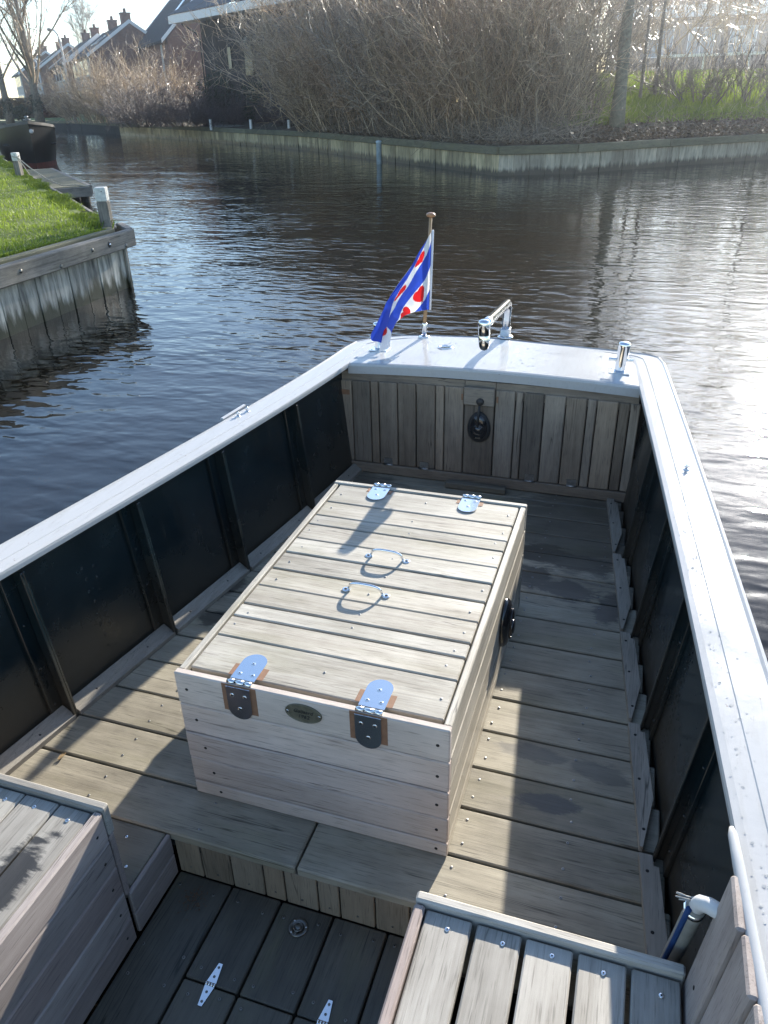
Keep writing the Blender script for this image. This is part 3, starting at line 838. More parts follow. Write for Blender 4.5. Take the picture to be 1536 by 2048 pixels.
# ------------------------------------------------------------------ bilge hose
hs=thing('bilge_hose','grey hose with blue stripe clamped to a white pipe elbow','hose',(1.195,-0.19,0.03))
def O(p): return V(p)-V(1.195,-0.19,0.03)
m=MB(); m.tube([O(p) for p in ((1.238,-0.325,0.475),(1.222,-0.322,0.482),(1.209,-0.315,0.480),(1.200,-0.305,0.468),(1.197,-0.297,0.450),(1.196,-0.292,0.432))],0.0135,14); m.build('elbow',M['pvc'],hs)
m=MB(); hp=[O(p) for p in ((1.196,-0.296,0.446),(1.195,-0.285,0.40),(1.194,-0.262,0.31),(1.193,-0.230,0.20),(1.192,-0.19,0.05))]
m.tube(hp,0.0165,16); m.build('hose_tube',M['hose'],hs)
m=MB()
for a_ in (-0.012,0.0,):
    m.tube([p+V(-0.0125,-0.0105,0.002) for p in hp],0.0052,8)
m.build('stripe',M['blue'],hs)
m=MB(); m.tube([O((1.1958,-0.2935,0.437)),O((1.1955,-0.290,0.424))],0.0180,18); m.abox(-0.018,0.0,-0.112,-0.098,0.397,0.411,0.002); m.build('clamp',M['steel'],hs)
m=MB(); q=O((1.19,-0.293,0.455))
for k in range(9): dy,dz=R.uniform(-0.0035,0.0035),R.uniform(-0.0035,0.0035); m.tube([q+V(0.004,dy,dz),q+V(-0.012,dy,dz),q+V(-0.024+R.uniform(-0.006,0.003),dy*1.6,dz*1.6)],0.0013,5)
m.build('frayed_tape',M['rope2'],hs)
gg=np.random.default_rng(21); n_=130; pp=np.stack([gg.normal(0.085,0.018,n_),gg.normal(-0.195,0.022,n_),np.full(n_,-0.1475)+gg.uniform(0,0.002,n_)],1)
aa=gg.normal(0,1,(n_,3)); aa[:,2]*=0.25; aa/=np.linalg.norm(aa,axis=1,keepdims=True); bb=np.cross(aa,np.array([0,0,1.0])); ss=gg.uniform(0.001,0.004,n_)[:,None]
o=fast_mesh('leaf_crumbs',np.stack([pp-aa*ss,pp+bb*ss*.5,pp+aa*ss,pp-bb*ss*.5],1).reshape(-1,3),np.arange(n_*4).reshape(-1,4),mat_plain('leaf crumbs',(0.13,0.075,0.04),0.9,var=0.4,vscale=200)); tag(o,'small heap of brown leaf crumbs on the dark well floor','leaf crumbs',kind='stuff')
# curled dry leaf on the deck
m=MB(); vs=[];fs=[]
for i in range(7):
    f_=i/6; w_=0.006*math.sin(math.pi*min(1,f_*0.9+0.08))
    for j in (-1,0,1): vs.append((-0.437+w_*j+0.004*f_,-0.018+0.026*f_,0.002+0.006*(1-abs(j))*0.3+0.006*abs(j)+0.002*math.sin(3*f_)))
for i in range(6):
    for j in range(2): a=i*3+j; fs.append((a,a+1,a+4,a+3))
m.add(vs,fs); o=m.build('dry_leaf',mat_plain('dry leaf',(0.30,0.20,0.09),0.7)); sm=o.modifiers.new('solid','SOLIDIFY'); sm.thickness=0.0006
tag(o,'small curled dry leaf lying on the sunlit deck board','leaf')

# ------------------------------------------------------------------ flag and staff
fp=thing('flagstaff','varnished wooden flagstaff with round knob and drooping blue and white heart flag at the stern','flag',(-0.048,2.498,crown(-0.048)))
FO=V(-0.048,2.498,crown(-0.048))
m=MB(); m.lathe((0,0,0.0),(0,0,1),[(0.030,-0.002),(0.030,0.004),(0.024,0.006)],20); m.lathe((0,0,0.004),(0.05,0.0,1),[(0.0125,0),(0.0125,0.066),(0.0115,0.068)],18)
for a in (0.5,2.6,4.7): m.screw((0.023*math.cos(a),0.023*math.sin(a),0.0055),(0,0,1),0.004,0,1)
m.build('socket',[M['steel'],M['hole']],fp)
M['ash']=mat_wood('varnished ash',(0.50,0.33,0.18),(0.36,0.22,0.11),0.1,0.35,grain=0.6)
m=MB(); top=V(0.030,0.004,0.583); m.tube([V(0.003,0,0.066),V(0.003,0,0.066).lerp(top,0.5),top],[0.0098,0.0085,0.0068],14); m.build('pole',M['ash'],fp)
m=MB(); m.lathe(top+V(0,0,-0.008),(0.05,0,1),[(0.007,0),(0.018,0.003),(0.0225,0.009),(0.0215,0.016),(0.013,0.021),(0.004,0.0225)],20); m.build('knob',mat_plain('varnished knob',(0.42,0.20,0.085),0.3,coat=0.4),fp)
_top=[(-0.012, 2.492, 1.079), (-0.026, 2.471, 1.051), (-0.06, 2.427, 0.994), (-0.081, 2.372, 0.941), (-0.129, 2.304, 0.87), (-0.159, 2.247, 0.819), (-0.169, 2.194, 0.763), (-0.2, 2.13, 0.685)]
_bot=[(-0.016, 2.506, 0.709), (-0.042, 2.481, 0.706), (-0.085, 2.437, 0.705), (-0.124, 2.382, 0.696), (-0.149, 2.314, 0.674), (-0.144, 2.247, 0.659), (-0.133, 2.186, 0.64), (-0.118, 2.13, 0.618)]
nu,nv=150,100
U=np.linspace(0,1,nu); Vv=np.linspace(0,1,nv)
def _curve(pts):
    pts=np.array(pts); t=np.linspace(0,1,len(pts)); return np.stack([np.interp(U,t,pts[:,k]) for k in range(3)],1)
T_=_curve(_top); B_=_curve(_bot)
for A_ in (T_,B_):
    for _ in range(6): A_[1:-1]=(A_[:-2]+2*A_[1:-1]+A_[2:])/4
S_=T_[:,None,:]*(1-Vv)[None,:,None]+B_[:,None,:]*Vv[None,:,None]
# folds: the cloth gathers towards the fly end
uu,vv=np.meshgrid(U,Vv,indexing='ij')
amp=0.030*np.clip(uu*1.6,0,1)**1.2
ph=vv*2*np.pi*2.1+uu*1.6
S_[...,1]+=amp*np.sin(ph)-0.012*uu*np.cos(vv*9+3*uu)
S_[...,0]+=0.010*uu*np.sin(ph+1.1)
S_[...,1]+=0.007*np.sin(vv*31+uu*9)*uu+0.004*np.sin(uu*40+vv*12)*uu
S_[...,2]-=0.045*np.clip((uu-0.80)/0.20,0,1)**1.3*np.exp(-((vv-0.60)/0.30)**2)
S_[...,0]-=0.006*uu**3
FW,FH=13.0,9.0
X=uu*FW; dl=math.hypot(FW,FH); bw=2*FW*FH/dl/7
# the upper part of the cloth is rolled behind: the front shows bands from the lower edge up to the blue one above the middle
wq=np.empty_like(uu)
for i in range(nu):
    u_=U[i]; bo=-3.5*(1-u_); tp_=min(3.5*u_,1.5)
    kn=[bo]+[q for q in (-0.5,0.5) if bo<q<tp_]+[tp_]
    sh=1-0.72*math.exp(-((u_-0.58)/0.24)**2)
    wd=[(b_-a_)*(sh if (a_>=-0.5 and b_<=0.5) else (1.35 if b_<=-0.49 else 0.85)) for a_,b_ in zip(kn[:-1],kn[1:])]
    cw=np.concatenate([[0],np.cumsum(wd)]); cw/=cw[-1]
    wq[i]=np.interp(1-Vv,cw,kn)
perp=wq*bw
Yf=(X*FH-perp*dl)/FW; along=(X*FW+Yf*FH)/dl
k_=np.floor(wq+0.5).astype(int)
blue=(np.abs(k_)%2==1)
col=np.where(blue[...,None],np.array([0.03,0.075,0.50]),np.array([0.80,0.81,0.83])).astype(float)
def heart(a0,k0):
    a=(along-a0)/(bw*0.54); b=(perp-k0*bw)/(bw*0.48)
    return (a*a+(b*1.0-0.62*np.sqrt(np.abs(a)+1e-6)+0.22)**2)<0.80
for kk,al in ((0,(0.24,0.5,0.80)),(-2,(0.395,0.60)),(2,(0.36,0.60))):
    for a0 in al: col[heart(a0*dl,kk)&(~blue)]=(0.66,0.012,0.015)
verts=S_.reshape(-1,3)-np.array(FO)
i_=np.arange(nu-1)[:,None]*nv+np.arange(nv-1)[None,:]
faces=np.stack([i_,i_+1,i_+nv+1,i_+nv],-1).reshape(-1,4)
t=NT('flag cloth'); ca=t.attr('paint').outputs['Color']
t.set(Base_Color=ca,Roughness=0.8); tr=t.new('ShaderNodeBsdfTranslucent'); t.l(ca,tr.inputs[0]); mx=t.new('ShaderNodeMixShader'); mx.inputs[0].default_value=0.45
t.l(t.b.outputs[0],mx.inputs[1]); t.l(tr.outputs[0],mx.inputs[2]); t.l(mx.outputs[0],t.out.inputs[0]); M['flag']=t.m
o=fast_mesh('flag_cloth',verts,faces,M['flag'],fp,smooth=True)
a=o.data.attributes.new('paint','FLOAT_COLOR','POINT'); a.data.foreach_set('color',np.concatenate([col.reshape(-1,3),np.ones((nu*nv,1))],1).astype(np.float32).ravel())
m=MB(); m.tube([V(-0.006,2.497,1.086)-FO,V(-0.012,2.500,0.90)-FO,V(-0.018,2.503,0.705)-FO],0.0055,8); m.build('hoist_sleeve',mat_plain('white canvas',(0.72,0.73,0.76),0.8),fp)

# ------------------------------------------------------------------ helpers for the land
VO=(0.971,-1.220)
def pol(az,d,z=0.0):
    a=math.radians(az); return Vector((VO[0]+d*math.sin(a),VO[1]+d*math.cos(a),z))
def polytubes(P,Rr,rnd):
    """P (N,K,3) centre lines, Rr (N,K) radii -> three-sided tapering tubes"""
    N,K,_=P.shape
    T=np.gradient(P,axis=1); T/= (np.linalg.norm(T,axis=2,keepdims=True)+1e-9)
    ref=np.tile(np.array([0.31,0.52,0.17]),(N,K,1)); u=np.cross(T,ref); u/=(np.linalg.norm(u,axis=2,keepdims=True)+1e-9); w=np.cross(T,u)
    vs=[]
    for k in range(3):
        a=2*np.pi*k/3; vs.append(P+u*(Rr*np.cos(a))[...,None]+w*(Rr*np.sin(a))[...,None])
    Vt=np.stack(vs,2).reshape(-1,3)
    b=(np.arange(N)[:,None]*K+np.arange(K-1)[None,:])*3
    fs=[]
    for k in range(3):
        k2=(k+1)%3; fs.append(np.stack([b+k,b+k2,b+3+k2,b+3+k],-1))
    F=np.stack(fs,2).reshape(-1,4)
    return Vt,F,np.repeat(rnd,K*3)
def grow(g,base,d,L,K,up=0.0,jit=0.12,pull=None):
    N=len(base); P=np.empty((N,K,3)); P[:,0]=base; d=d/np.linalg.norm(d,axis=1,keepdims=True)
    for k in range(1,K):
        d=d+g.normal(0,jit,(N,3)); d[:,2]+=up
        if pull is not None: d=d+pull
        d/=np.linalg.norm(d,axis=1,keepdims=True)
        P[:,k]=P[:,k-1]+d*(L/(K-1))[:,None]
    return P
def children(g,P,n,lo,hi,spread,upb):
    N,K,_=P.shape
    i=g.integers(0,N,n); t=g.uniform(lo,hi,n)*(K-1); k=np.minimum(t.astype(int),K-2); f=(t-k)[:,None]
    base=P[i,k]*(1-f)+P[i,k+1]*f; T=P[i,k+1]-P[i,k]; T/=np.linalg.norm(T,axis=1,keepdims=True)+1e-9
    d=T+g.normal(0,spread,(n,3)); d[:,2]+=upb
    return base,d,t/(K-1)
def merge(parts):
    vo=0; VV=[];FF=[];RR=[]
    for v_,f_,r_ in parts: VV.append(v_); FF.append(f_+vo); RR.append(r_); vo+=len(v_)
    return np.concatenate(VV),np.concatenate(FF),np.concatenate(RR)
def mat_twig(name,a,b,rough=0.42):
    t=NT(name); r=t.attr('rnd').outputs['Fac']
    c=t.ramp(r,[(0.0,b),(0.55,a),(1.0,tuple(min(1,x*1.7) for x in a))]); t.set(Base_Color=c,Roughness=rough); t.b.inputs['Specular IOR Level'].default_value=0.9; return t.m
M['twig']=mat_twig('tan twigs',(0.50,0.38,0.25),(0.22,0.165,0.115),0.24)
M['twigd']=mat_twig('dark reddish twigs',(0.075,0.048,0.046),(0.03,0.022,0.024),0.5)
M['twigr']=mat_twig('russet twigs',(0.48,0.33,0.21),(0.21,0.14,0.09),0.24)
M['twigg']=mat_twig('grey brown twigs',(0.33,0.27,0.20),(0.14,0.115,0.085),0.26)
M['bark']=mat_plain('bark',(0.19,0.16,0.125),0.85,var=0.4,vscale=14,bump=0.6,bscale=40)
M['barkg']=mat_plain('greenish bark',(0.19,0.185,0.135),0.85,var=0.4,vscale=9,bump=0.6,bscale=30)
def shrub(label,az,d,z,w,h,n,seed,mat='twig',lean=(0,0),lo=0.10,group='bare shrubs on the far bank',name='bare_shrub',thick=1.0,fine=1.0,droop=0.02):
    g=np.random.default_rng(seed); c=pol(az,d,z)
    o=thing(name,label,'shrub',c,0,group)
    ang=g.uniform(0,2*np.pi,n); rr=np.sqrt(g.uniform(0,1,n))*w*0.36
    base=np.stack([rr*np.cos(ang),rr*np.sin(ang),np.full(n,-0.15)],1)
    out=g.uniform(0.15,0.95,n)*w/h*0.75
    dr=np.stack([np.cos(ang)*out+lean[0],np.sin(ang)*out+lean[1],np.ones(n)],1)
    L=h*g.uniform(0.40,1.08,n)**0.9*(1+0.12*out)
    P=grow(g,base,dr,L,7,up=0.01,jit=0.19)
    r0=0.016*thick*g.choice([0.5,0.7,1.0,1.9],n,p=[0.3,0.35,0.25,0.10])
    Rr=r0[:,None]*np.linspace(1,0.30,7)[None,:]
    v_,f_,r_=polytubes(P,Rr,g.uniform(0,1,n))
    fast_mesh('stems',v_,f_,M[mat],o,r_)
    n1=int(n*14*fine); b1,d1,t1=children(g,P,n1,lo,0.97,0.5,0.12)
    L1=h*g.uniform(0.12,0.34,n1)*(1.15-0.6*t1); P1=grow(g,b1,d1,L1,4,up=0.07,jit=0.26)
    q1=polytubes(P1,0.0085*thick*g.uniform(0.7,1.2,n1)[:,None]*np.array([1,0.8,0.6,0.42])[None,:],g.uniform(0,1,n1))
    n2=int(n1*3.2*fine); b2,d2,t2=children(g,P1,n2,0.15,0.98,0.7,0.12)
    L2=h*g.uniform(0.04,0.13,n2); P2=grow(g,b2,d2,L2,3,up=0.05,jit=0.32)
    q2=polytubes(P2,0.0062*thick*g.uniform(0.7,1.2,n2)[:,None]*np.array([1,0.8,0.5])[None,:],g.uniform(0,1,n2))
    v_,f_,r_=merge([q1,q2]); fast_mesh('twigs',v_,f_,M[mat],o,r_)
    return o
def bare_tree(label,az,d,z,h,r0,seed,nl=16,spread=0.55,trunk=0.3,group=None,mat='bark',name='bare_tree',ivy=0,twigmat='twigg',tw=1.0):
    g=np.random.default_rng(seed); o=thing(name,label,'tree',pol(az,d,z),0,group)
    K=9; tz=np.linspace(-0.3,h*0.9,K); P0=np.stack([np.cumsum(g.normal(0,0.05,K))*h*0.03,np.cumsum(g.normal(0,0.05,K))*h*0.03,tz],1); P0[0,:2]=P0[1,:2]=0
    m=MB(); m.tube([V(*p) for p in P0],[r0*1.25]+[r0*(1-0.9*i/(K-1)) for i in range(1,K)],12); m.build('trunk',M[mat],o)
    n=nl; t=g.uniform(trunk,0.95,n)*(K-1); k=np.minimum(t.astype(int),K-2); f=(t-k)[:,None]; base=P0[k]*(1-f)+P0[k+1]*f
    a=g.uniform(0,2*np.pi,n); d_=np.stack([np.cos(a)*spread,np.sin(a)*spread,np.ones(n)*0.8],1); tt=t/(K-1)
    L=h*g.uniform(0.38,0.6,n)*(1.15-0.75*tt); P=grow(g,base,d_,L,7,up=0.10,jit=0.10)
    q0=polytubes(P,(r0*0.42*(1.1-0.75*tt))[:,None]*np.linspace(1,0.18,7)[None,:],g.uniform(0,1,n))
    n1=n*11; b1,d1,t1=children(g,P,n1,0.15,0.97,0.42,0.15); L1=h*g.uniform(0.09,0.24,n1); P1=grow(g,b1,d1,L1,5,up=0.05,jit=0.13)
    q1=polytubes(P1,0.016*tw*g.uniform(0.7,1.3,n1)[:,None]*np.linspace(1,0.35,5)[None,:],g.uniform(0,1,n1))
    n2=n1*6; b2,d2,t2=children(g,P1,n2,0.15,0.98,0.5,0.1); L2=h*g.uniform(0.03,0.09,n2); P2=grow(g,b2,d2,L2,3,up=0.03,jit=0.15)
    q2=polytubes(P2,0.009*tw*g.uniform(0.7,1.3,n2)[:,None]*np.array([1,0.8,0.5])[None,:],g.uniform(0,1,n2))
    v_,f_,r_=merge([q0,q1,q2]); fast_mesh('crown',v_,f_,M[twigmat],o,r_)
    if ivy: leafcloud('ivy',o,g,np.array([0,0,ivy*0.5]),np.array([r0*1.35,r0*1.35,ivy*0.5]),1500,0.04,M['ivy'])
    return o
def leafcloud(name,parent,g,c,rad,n,size,mat,shell=0.5):
    u=g.normal(0,1,(n,3)); u/=np.linalg.norm(u,axis=1,keepdims=True); rr=g.uniform(shell,1.0,n)**0.7*(1+0.22*np.sin(u[:,0]*5+u[:,1]*7)*np.cos(u[:,2]*6))
    p=c+u*rr[:,None]*rad
    a=g.normal(0,1,(n,3)); a/=np.linalg.norm(a,axis=1,keepdims=True); b=np.cross(a,g.normal(0,1,(n,3))); b/=np.linalg.norm(b,axis=1,keepdims=True)
    s=size*g.uniform(0.6,1.4,n)[:,None]
    Vt=np.stack([p-a*s,p+b*s*0.6,p+a*s,p-b*s*0.6],1).reshape(-1,3); F=np.arange(n*4).reshape(-1,4)
    return fast_mesh(name,Vt,F,mat,parent,np.repeat(g.uniform(0,1,n),4))
def mat_leaf(name,a,b,rough=0.5,trans=0.3):
    t=NT(name); r=t.attr('rnd').outputs['Fac']; c=t.ramp(r,[(0,b),(1,a)]); t.set(Base_Color=c,Roughness=rough)
    tr=t.new('ShaderNodeBsdfTranslucent'); t.l(c,tr.inputs[0]); mx=t.new('ShaderNodeMixShader'); mx.inputs[0].default_value=trans
    t.l(t.b.outputs[0],mx.inputs[1]); t.l(tr.outputs[0],mx.inputs[2]); t.l(mx.outputs[0],t.out.inputs[0]); return t.m
M['ivy']=mat_leaf('ivy leaves',(0.035,0.055,0.02),(0.012,0.022,0.010),0.4,0.15)
M['grass']=mat_leaf('grass blades',(0.29,0.37,0.04),(0.12,0.185,0.02),0.5,0.5)
M['litter']=mat_leaf('dead leaves',(0.20,0.13,0.07),(0.05,0.035,0.022),0.6,0.1)
M['copper']=mat_leaf('copper beech leaves',(0.22,0.07,0.03),(0.07,0.028,0.018),0.5,0.3)
def _soil(name,a,b,c):
    t=NT(name); P=t.pos(); n=t.noise(t.mapping(P,(1.2,1.2,1.2)),1,5,0.65); n2=t.noise(t.mapping(P,(14,14,14)),1,4,0.7)
    k=t.ramp(n2,[(0.3,a),(0.7,b)]); k=t.mix(t.val(n,0.48,0.62),k,c); t.set(Base_Color=k,Roughness=0.95,Normal=t.bump(n2,0.8,0.05)); return t.m
M['soil']=_soil('leaf covered soil',(0.035,0.026,0.018),(0.10,0.075,0.048),(0.05,0.06,0.022))
M['lawn']=_soil('lawn',(0.14,0.19,0.024),(0.26,0.32,0.045),(0.20,0.25,0.04))
M['turf']=_soil('turf base',(0.07,0.10,0.016),(0.14,0.18,0.03),(0.11,0.13,0.03))
M['gravel']=mat_plain('landing stones',(0.20,0.20,0.20),0.9,var=0.3,vscale=12,bump=0.5,bscale=60)

# ------------------------------------------------------------------ far bank
QL=[(-62,66.5),(-45,57.2),(-34,48.2),(-22.7,39.2),(-12.9,31.3),(-8.0,26.0),(-3.05,20.85),(-1.1,21.6),(1.2,24.0),(4.1,26.6),(9,31.0),(20,41)]
_q=[]
for (a,b) in zip(QL[:-1],QL[1:]):
    n=max(2,int(math.hypot(b[0]-a[0],b[1]-a[1])/1.2))
    for k in range(n): _q.append((a[0]+(b[0]-a[0])*k/n,a[1]+(b[1]-a[1])*k/n))
_q.append(QL[-1])
offs=[0.12,0.7,1.6,3.0,4.8,7,10,14,19,27,38,50]
zL=[0.40,0.44,0.50,0.58,0.66,0.75,0.82,0.9,0.9,0.9,0.9,0.9]; zR=[0.40,0.50,0.66,0.90,1.12,1.35,1.62,1.95,2.25,2.45,2.6,2.8]
g=np.random.default_rng(3); rows=[]
for (x,y) in _q:
    dx,dy=x-VO[0],y-VO[1]; d=math.hypot(dx,dy); az=math.degrees(math.atan2(dx,dy)); f=min(1,max(0,(az+14)/9))
    rows.append([(VO[0]+dx/d*(d+o_),VO[1]+dy/d*(d+o_),zL[k]*(1-f)+zR[k]*f+(g.normal(0,0.035) if 0<k<9 else 0)) for k,o_ in enumerate(offs)])
G=np.array(rows); nq,no=G.shape[:2]
def strip(name,k0,k1,mat,kind='structure',i0=0,i1=None):
    S=G[i0:i1,k0:k1+1]; a,b=S.shape[:2]; ii=np.arange(a-1)[:,None]*b+np.arange(b-1)[None,:]
    F=np.stack([ii,ii+b,ii+b+1,ii+1],-1).reshape(-1,4); o=fast_mesh(name,S.reshape(-1,3),F,mat,smooth=True); o['kind']=kind; return o
azs=[math.degrees(math.atan2(x-VO[0],y-VO[1])) for x,y in _q]
iR=next(i for i,a in enumerate(azs) if a>-7); iL=next(i for i,a in enumerate(azs) if a>-36)
strip('far_bank',0,3,M['soil'],i0=iL); strip('far_bank',3,6,M['soil'],i0=iL,i1=iR+1); strip('far_bank',0,11,M['turf'],i0=0,i1=iL+1); strip('far_bank',6,11,M['soil'],i0=iL,i1=iR+1); strip('lawn',3,11,M['lawn'],i0=iR)
def _quay(name,a,b,wet):
    t=NT(name); gc=t.attr('gc').outputs['Vector']; r=t.attr('rnd').outputs['Fac']; P=t.pos()
    sx=t.new('ShaderNodeSeparateXYZ'); t.l(P,sx.inputs[0])
    n=t.noise(t.mapping(gc,(1.5,9,9)),1,5,0.65); n2=t.noise(t.mapping(gc,(4,30,30)),1,4,0.6)
    f=t.math('ADD',t.math('MULTIPLY',n,0.7),t.math('MULTIPLY',n2,0.3)); c=t.ramp(f,[(0.36,b),(0.64,a)])
    x=t.new('ShaderNodeVectorMath',operation='SCALE'); t.l(c,x.inputs[0]); t.l(t.val(r,0,1,0.62,1.25),x.inputs['Scale']); c=x.outputs[0]
    hz=t.math('ADD',sx.outputs['Z'],t.math('MULTIPLY',t.math('SUBTRACT',n,0.5),0.45))
    c=t.mix(t.val(hz,-0.09,-0.20),c,wet)
    t.set(Base_Color=c,Roughness=t.val(hz,-0.2,0.0,0.35,0.85),Normal=t.bump(f,0.6,0.01)); return t.m
M['quay']=_quay('quay boards',(0.62,0.50,0.29),(0.22,0.185,0.10),(0.025,0.026,0.016))
M['quayb']=_quay('quay concrete',(0.54,0.47,0.35),(0.20,0.18,0.13),(0.03,0.03,0.025))
M['nearq']=_quay('near quay boards',(0.64,0.60,0.52),(0.10,0.10,0.09),(0.045,0.043,0.022))
M['cope']=mat_wood('mossy coping timber',(0.22,0.205,0.135),(0.10,0.10,0.06),0.2,0.85,green=0.6)
M['beam']=mat_wood('grey quay timber',(0.33,0.30,0.26),(0.12,0.11,0.095),0.12,0.8,green=0.2,drips=0.6)
M['dwall']=mat_plain('dark tarred timber',(0.03,0.03,0.03),0.8,var=0.3)
def quay(name,label,pts,mat,bw=0.34,cat='quay wall',cope=True):
    o=thing(name,label,cat,(*pts[0],-0.3)); ox=V(*pts[0],-0.3); m=MB(); m2=MB()
    for a,b in zip(pts[:-1],pts[1:]):
        A=V(*a,0);B=V(*b,0); L=(B-A).length; u=(B-A)/L; nn=V(u.y,-u.x,0)
        if nn.dot(A-V(*VO,0))>0: nn=-nn
        k=max(1,round(L/bw))
        for i in range(k):
            p=A+u*(L*i/k)+nn*R.uniform(-0.012,0.012)
            m.box(p+V(0,0,-0.9)-ox,V(0,0,1.12),u*(L/k-0.006),-nn*0.06,0.006,0,0)
        if cope:
            kk=max(1,round(L/3.5))
            for i in range(kk):
                m2.box(A+u*(L*i/kk)+nn*0.07+V(0,0,0.215)-ox,u*(L/kk-0.012),-nn*0.26,V(0,0,0.195+R.uniform(-0.008,0.008)),0.012)
    m.build('sheet_boards',mat,o)
    if cope: m2.build('coping',M['cope'],o)
    return o
quay('quay_wall','long mossy timber quay wall running along the far bank to the bend',QL[2:7],M['quay'])
quay('quay_wall','greyer weathered quay wall right of the corner, below the tree trunks',QL[6:],M['quayb'],0.42)
quay('quay_wall','dark tarred timber wall closing the canal behind the black barge',[(-70,68),(-45,57.2),(-34,48.2)],M['dwall'],0.6)
o=thing('mooring_pipe','pale blue steel pipe standing in the water against the far quay wall','pipe',(-7.62,24.55,-0.6))
m=MB(); m.lathe((0,0,0),(0,0,1),[(0.085,0),(0.085,0.93),(0.095,0.94),(0.095,0.98),(0.05,1.0)],16); m.build('pipe',mat_plain('pale blue paint',(0.40,0.50,0.55),0.6,var=0.25,vscale=8),o)
for az,d,w_ in ((-29.5,43.6,'left'),(-26.9,40.8,'mid'),(-24.4,38.0,'right')):
    txt={'left':'short white post on the landing, farthest from the brown stake','mid':'short white post on the landing, between the two other white posts','right':'short white post on the landing, nearest to the brown stake'}[w_]
    o=thing('white_post',txt,'post',pol(az,d,0.42),0,'short white posts on the far landing')
    m=MB(); m.abox(-0.055,0.055,-0.05,0.05,-0.1,0.36,0.008); m.build('post',mat_plain('white post paint',(0.7,0.7,0.68),0.6,var=0.12,vscale=20),o)
    m=MB(); m.abox(-0.06,0.06,-0.055,0.055,0.36,0.385,0.008); m.build('cap',M['pvc'],o)
o=thing('brown_stake','tall weathered brown stake at the right end of the stone landing','stake',pol(-23.0,36.6,0.45)); m=MB(); m.box((-0.07,-0.05,-0.2),(0.14,0,0),(0,0.1,0),(0.03,0,1.35),0.012,0,2); m.build('stake',M['beam'],o)
o=thing('landing','pale stone landing strip on the far bank in front of the dark shrubs','landing',pol(-27,42.5,0.5)); m=MB(); a=pol(-29.6,45.2,0)-pol(-27,42.5,0); b=pol(-23.4,39.0,0)-pol(-27,42.5,0); e=b-a; e.normalize(); nn=V(-e.y,e.x,0)
for k in range(9): m.box(a+(b-a)*(k/9)+V(0,0,-0.1),(b-a)*(1/9)*0.985,nn*1.3,V(0,0,0.12),0.01)
m.build('slabs',M['gravel'],o)

# shrubs of the far bank
sid=100
def S(label,*a,**k):
    global sid; sid+=1
    for kk,v_ in zip(('az','d','z','w','h','n'),a): k[kk]=v_
    return shrub(label,seed=sid,**k)
S('sunlit tan bare shrub at the bend, farthest left of the shrubs',-37.0,57,0.7,4.6,3.6,90,mat='twig')
S('tall tan bare shrub in front of the terrace houses',-35.2,55,0.7,5.0,4.2,110,mat='twig')
S('tan bare shrub just left of the dark building',-33.3,53,0.7,4.6,4.0,110,mat='twig')
S('dark purple bare shrub overhanging the far quay wall',-33.2,47.5,0.6,4.6,2.6,110,mat='twigd')
S('dark purple bare shrub under the white fascia corner',-31.0,46.5,0.6,4.4,2.2,110,mat='twigd')
S('dark purple bare shrub before the building wall',-29.0,45.0,0.6,4.0,1.8,100,mat='twigd')
S('low dark tangled shrub behind the white posts',-26.6,43.5,0.6,3.8,1.5,90,mat='twigd')
S('leaning willow shrub at the left edge of the tall thicket',-21.4,35.6,0.55,4.2,6.4,120,lean=(-0.16,0),thick=1.15)
S('low dark bramble shrub under the leaning willow shrub',-23.6,39.6,0.6,3.2,1.8,90,mat='twigd')
thick=[(-20.6,33.8,6.3),(-18.4,31.6,6.2),(-16.2,29.4,6.0),(-13.8,27.4,5.8),(-11.4,26.0,5.6),(-8.9,25.6,5.6),(-6.6,26.2,5.6)]
names=['bare willow shrub above the blue pipe','dense bare willow shrub right of the blue pipe','dense bare shrub between the blue pipe and the quay corner','tall bare shrub in the middle of the thicket','tall bare shrub behind the quay corner','tall bare shrub just right of the quay corner','tall bare shrub beside the thick tree trunk']
for (az,d,h),nm in zip(thick,names): S(nm,az,d,0.65,mat=('twig','twigr','twigg','twig','twigr','twig','twigg')[names.index(nm)],w=(4.2 if az<-8 else 3.0),h=h,n=95,lean=(-0.08 if az<-15 else (0.0 if az<-8 else -0.10),0),thick=1.0)
back=[(-20,42,7.4),(-16.5,38,7.2),(-13,35,6.8),(-9.5,34,6.6),(-6.6,34,6.4)]
for k,(az,d,h) in enumerate(back): S(['second-row bare shrub behind the willow shrub above the blue pipe','second-row bare shrub behind the middle of the thicket','second-row bare shrub behind the quay corner','second-row bare shrub just right of the quay corner, set back from the water','second-row bare shrub left behind the thick trunk'][k],az,d,1.0,5.2,h,75,mat='twig',thick=1.25)
for k,(az,d,z,w_,h,lb) in enumerate(((1.6,31,1.25,2.4,2.0,'small fan-shaped bare shrub on the sunlit lawn edge'),(4.4,32,1.3,2.6,2.2,'low bushy bare shrub right of the fan-shaped one'),(-0.2,33,1.4,2.2,1.9,'thin bare shrub between the two slim trunks'),(7.2,34,1.4,3.2,2.6,'low bare shrub at the far right of the lawn'))):
    S(lb,az,d,z,w_,h,22,mat='twigd',thick=1.0)
for k,(az,d,h,lb) in enumerate(((-2.0,37,6.6,'tall thin bare shrub behind the thick trunk'),(1.2,39,6.8,'tall thin bare shrub in front of the pale windows'),(4.6,38,7.0,'tall thin bare shrub before the right end of the pale building'),(7.8,37,7.0,'tall thin bare shrub at the right edge of the view'))):
    S(lb,az,d,1.9,4.6,h,34,mat='twig',thick=1.1,fine=0.9,lo=0.42)
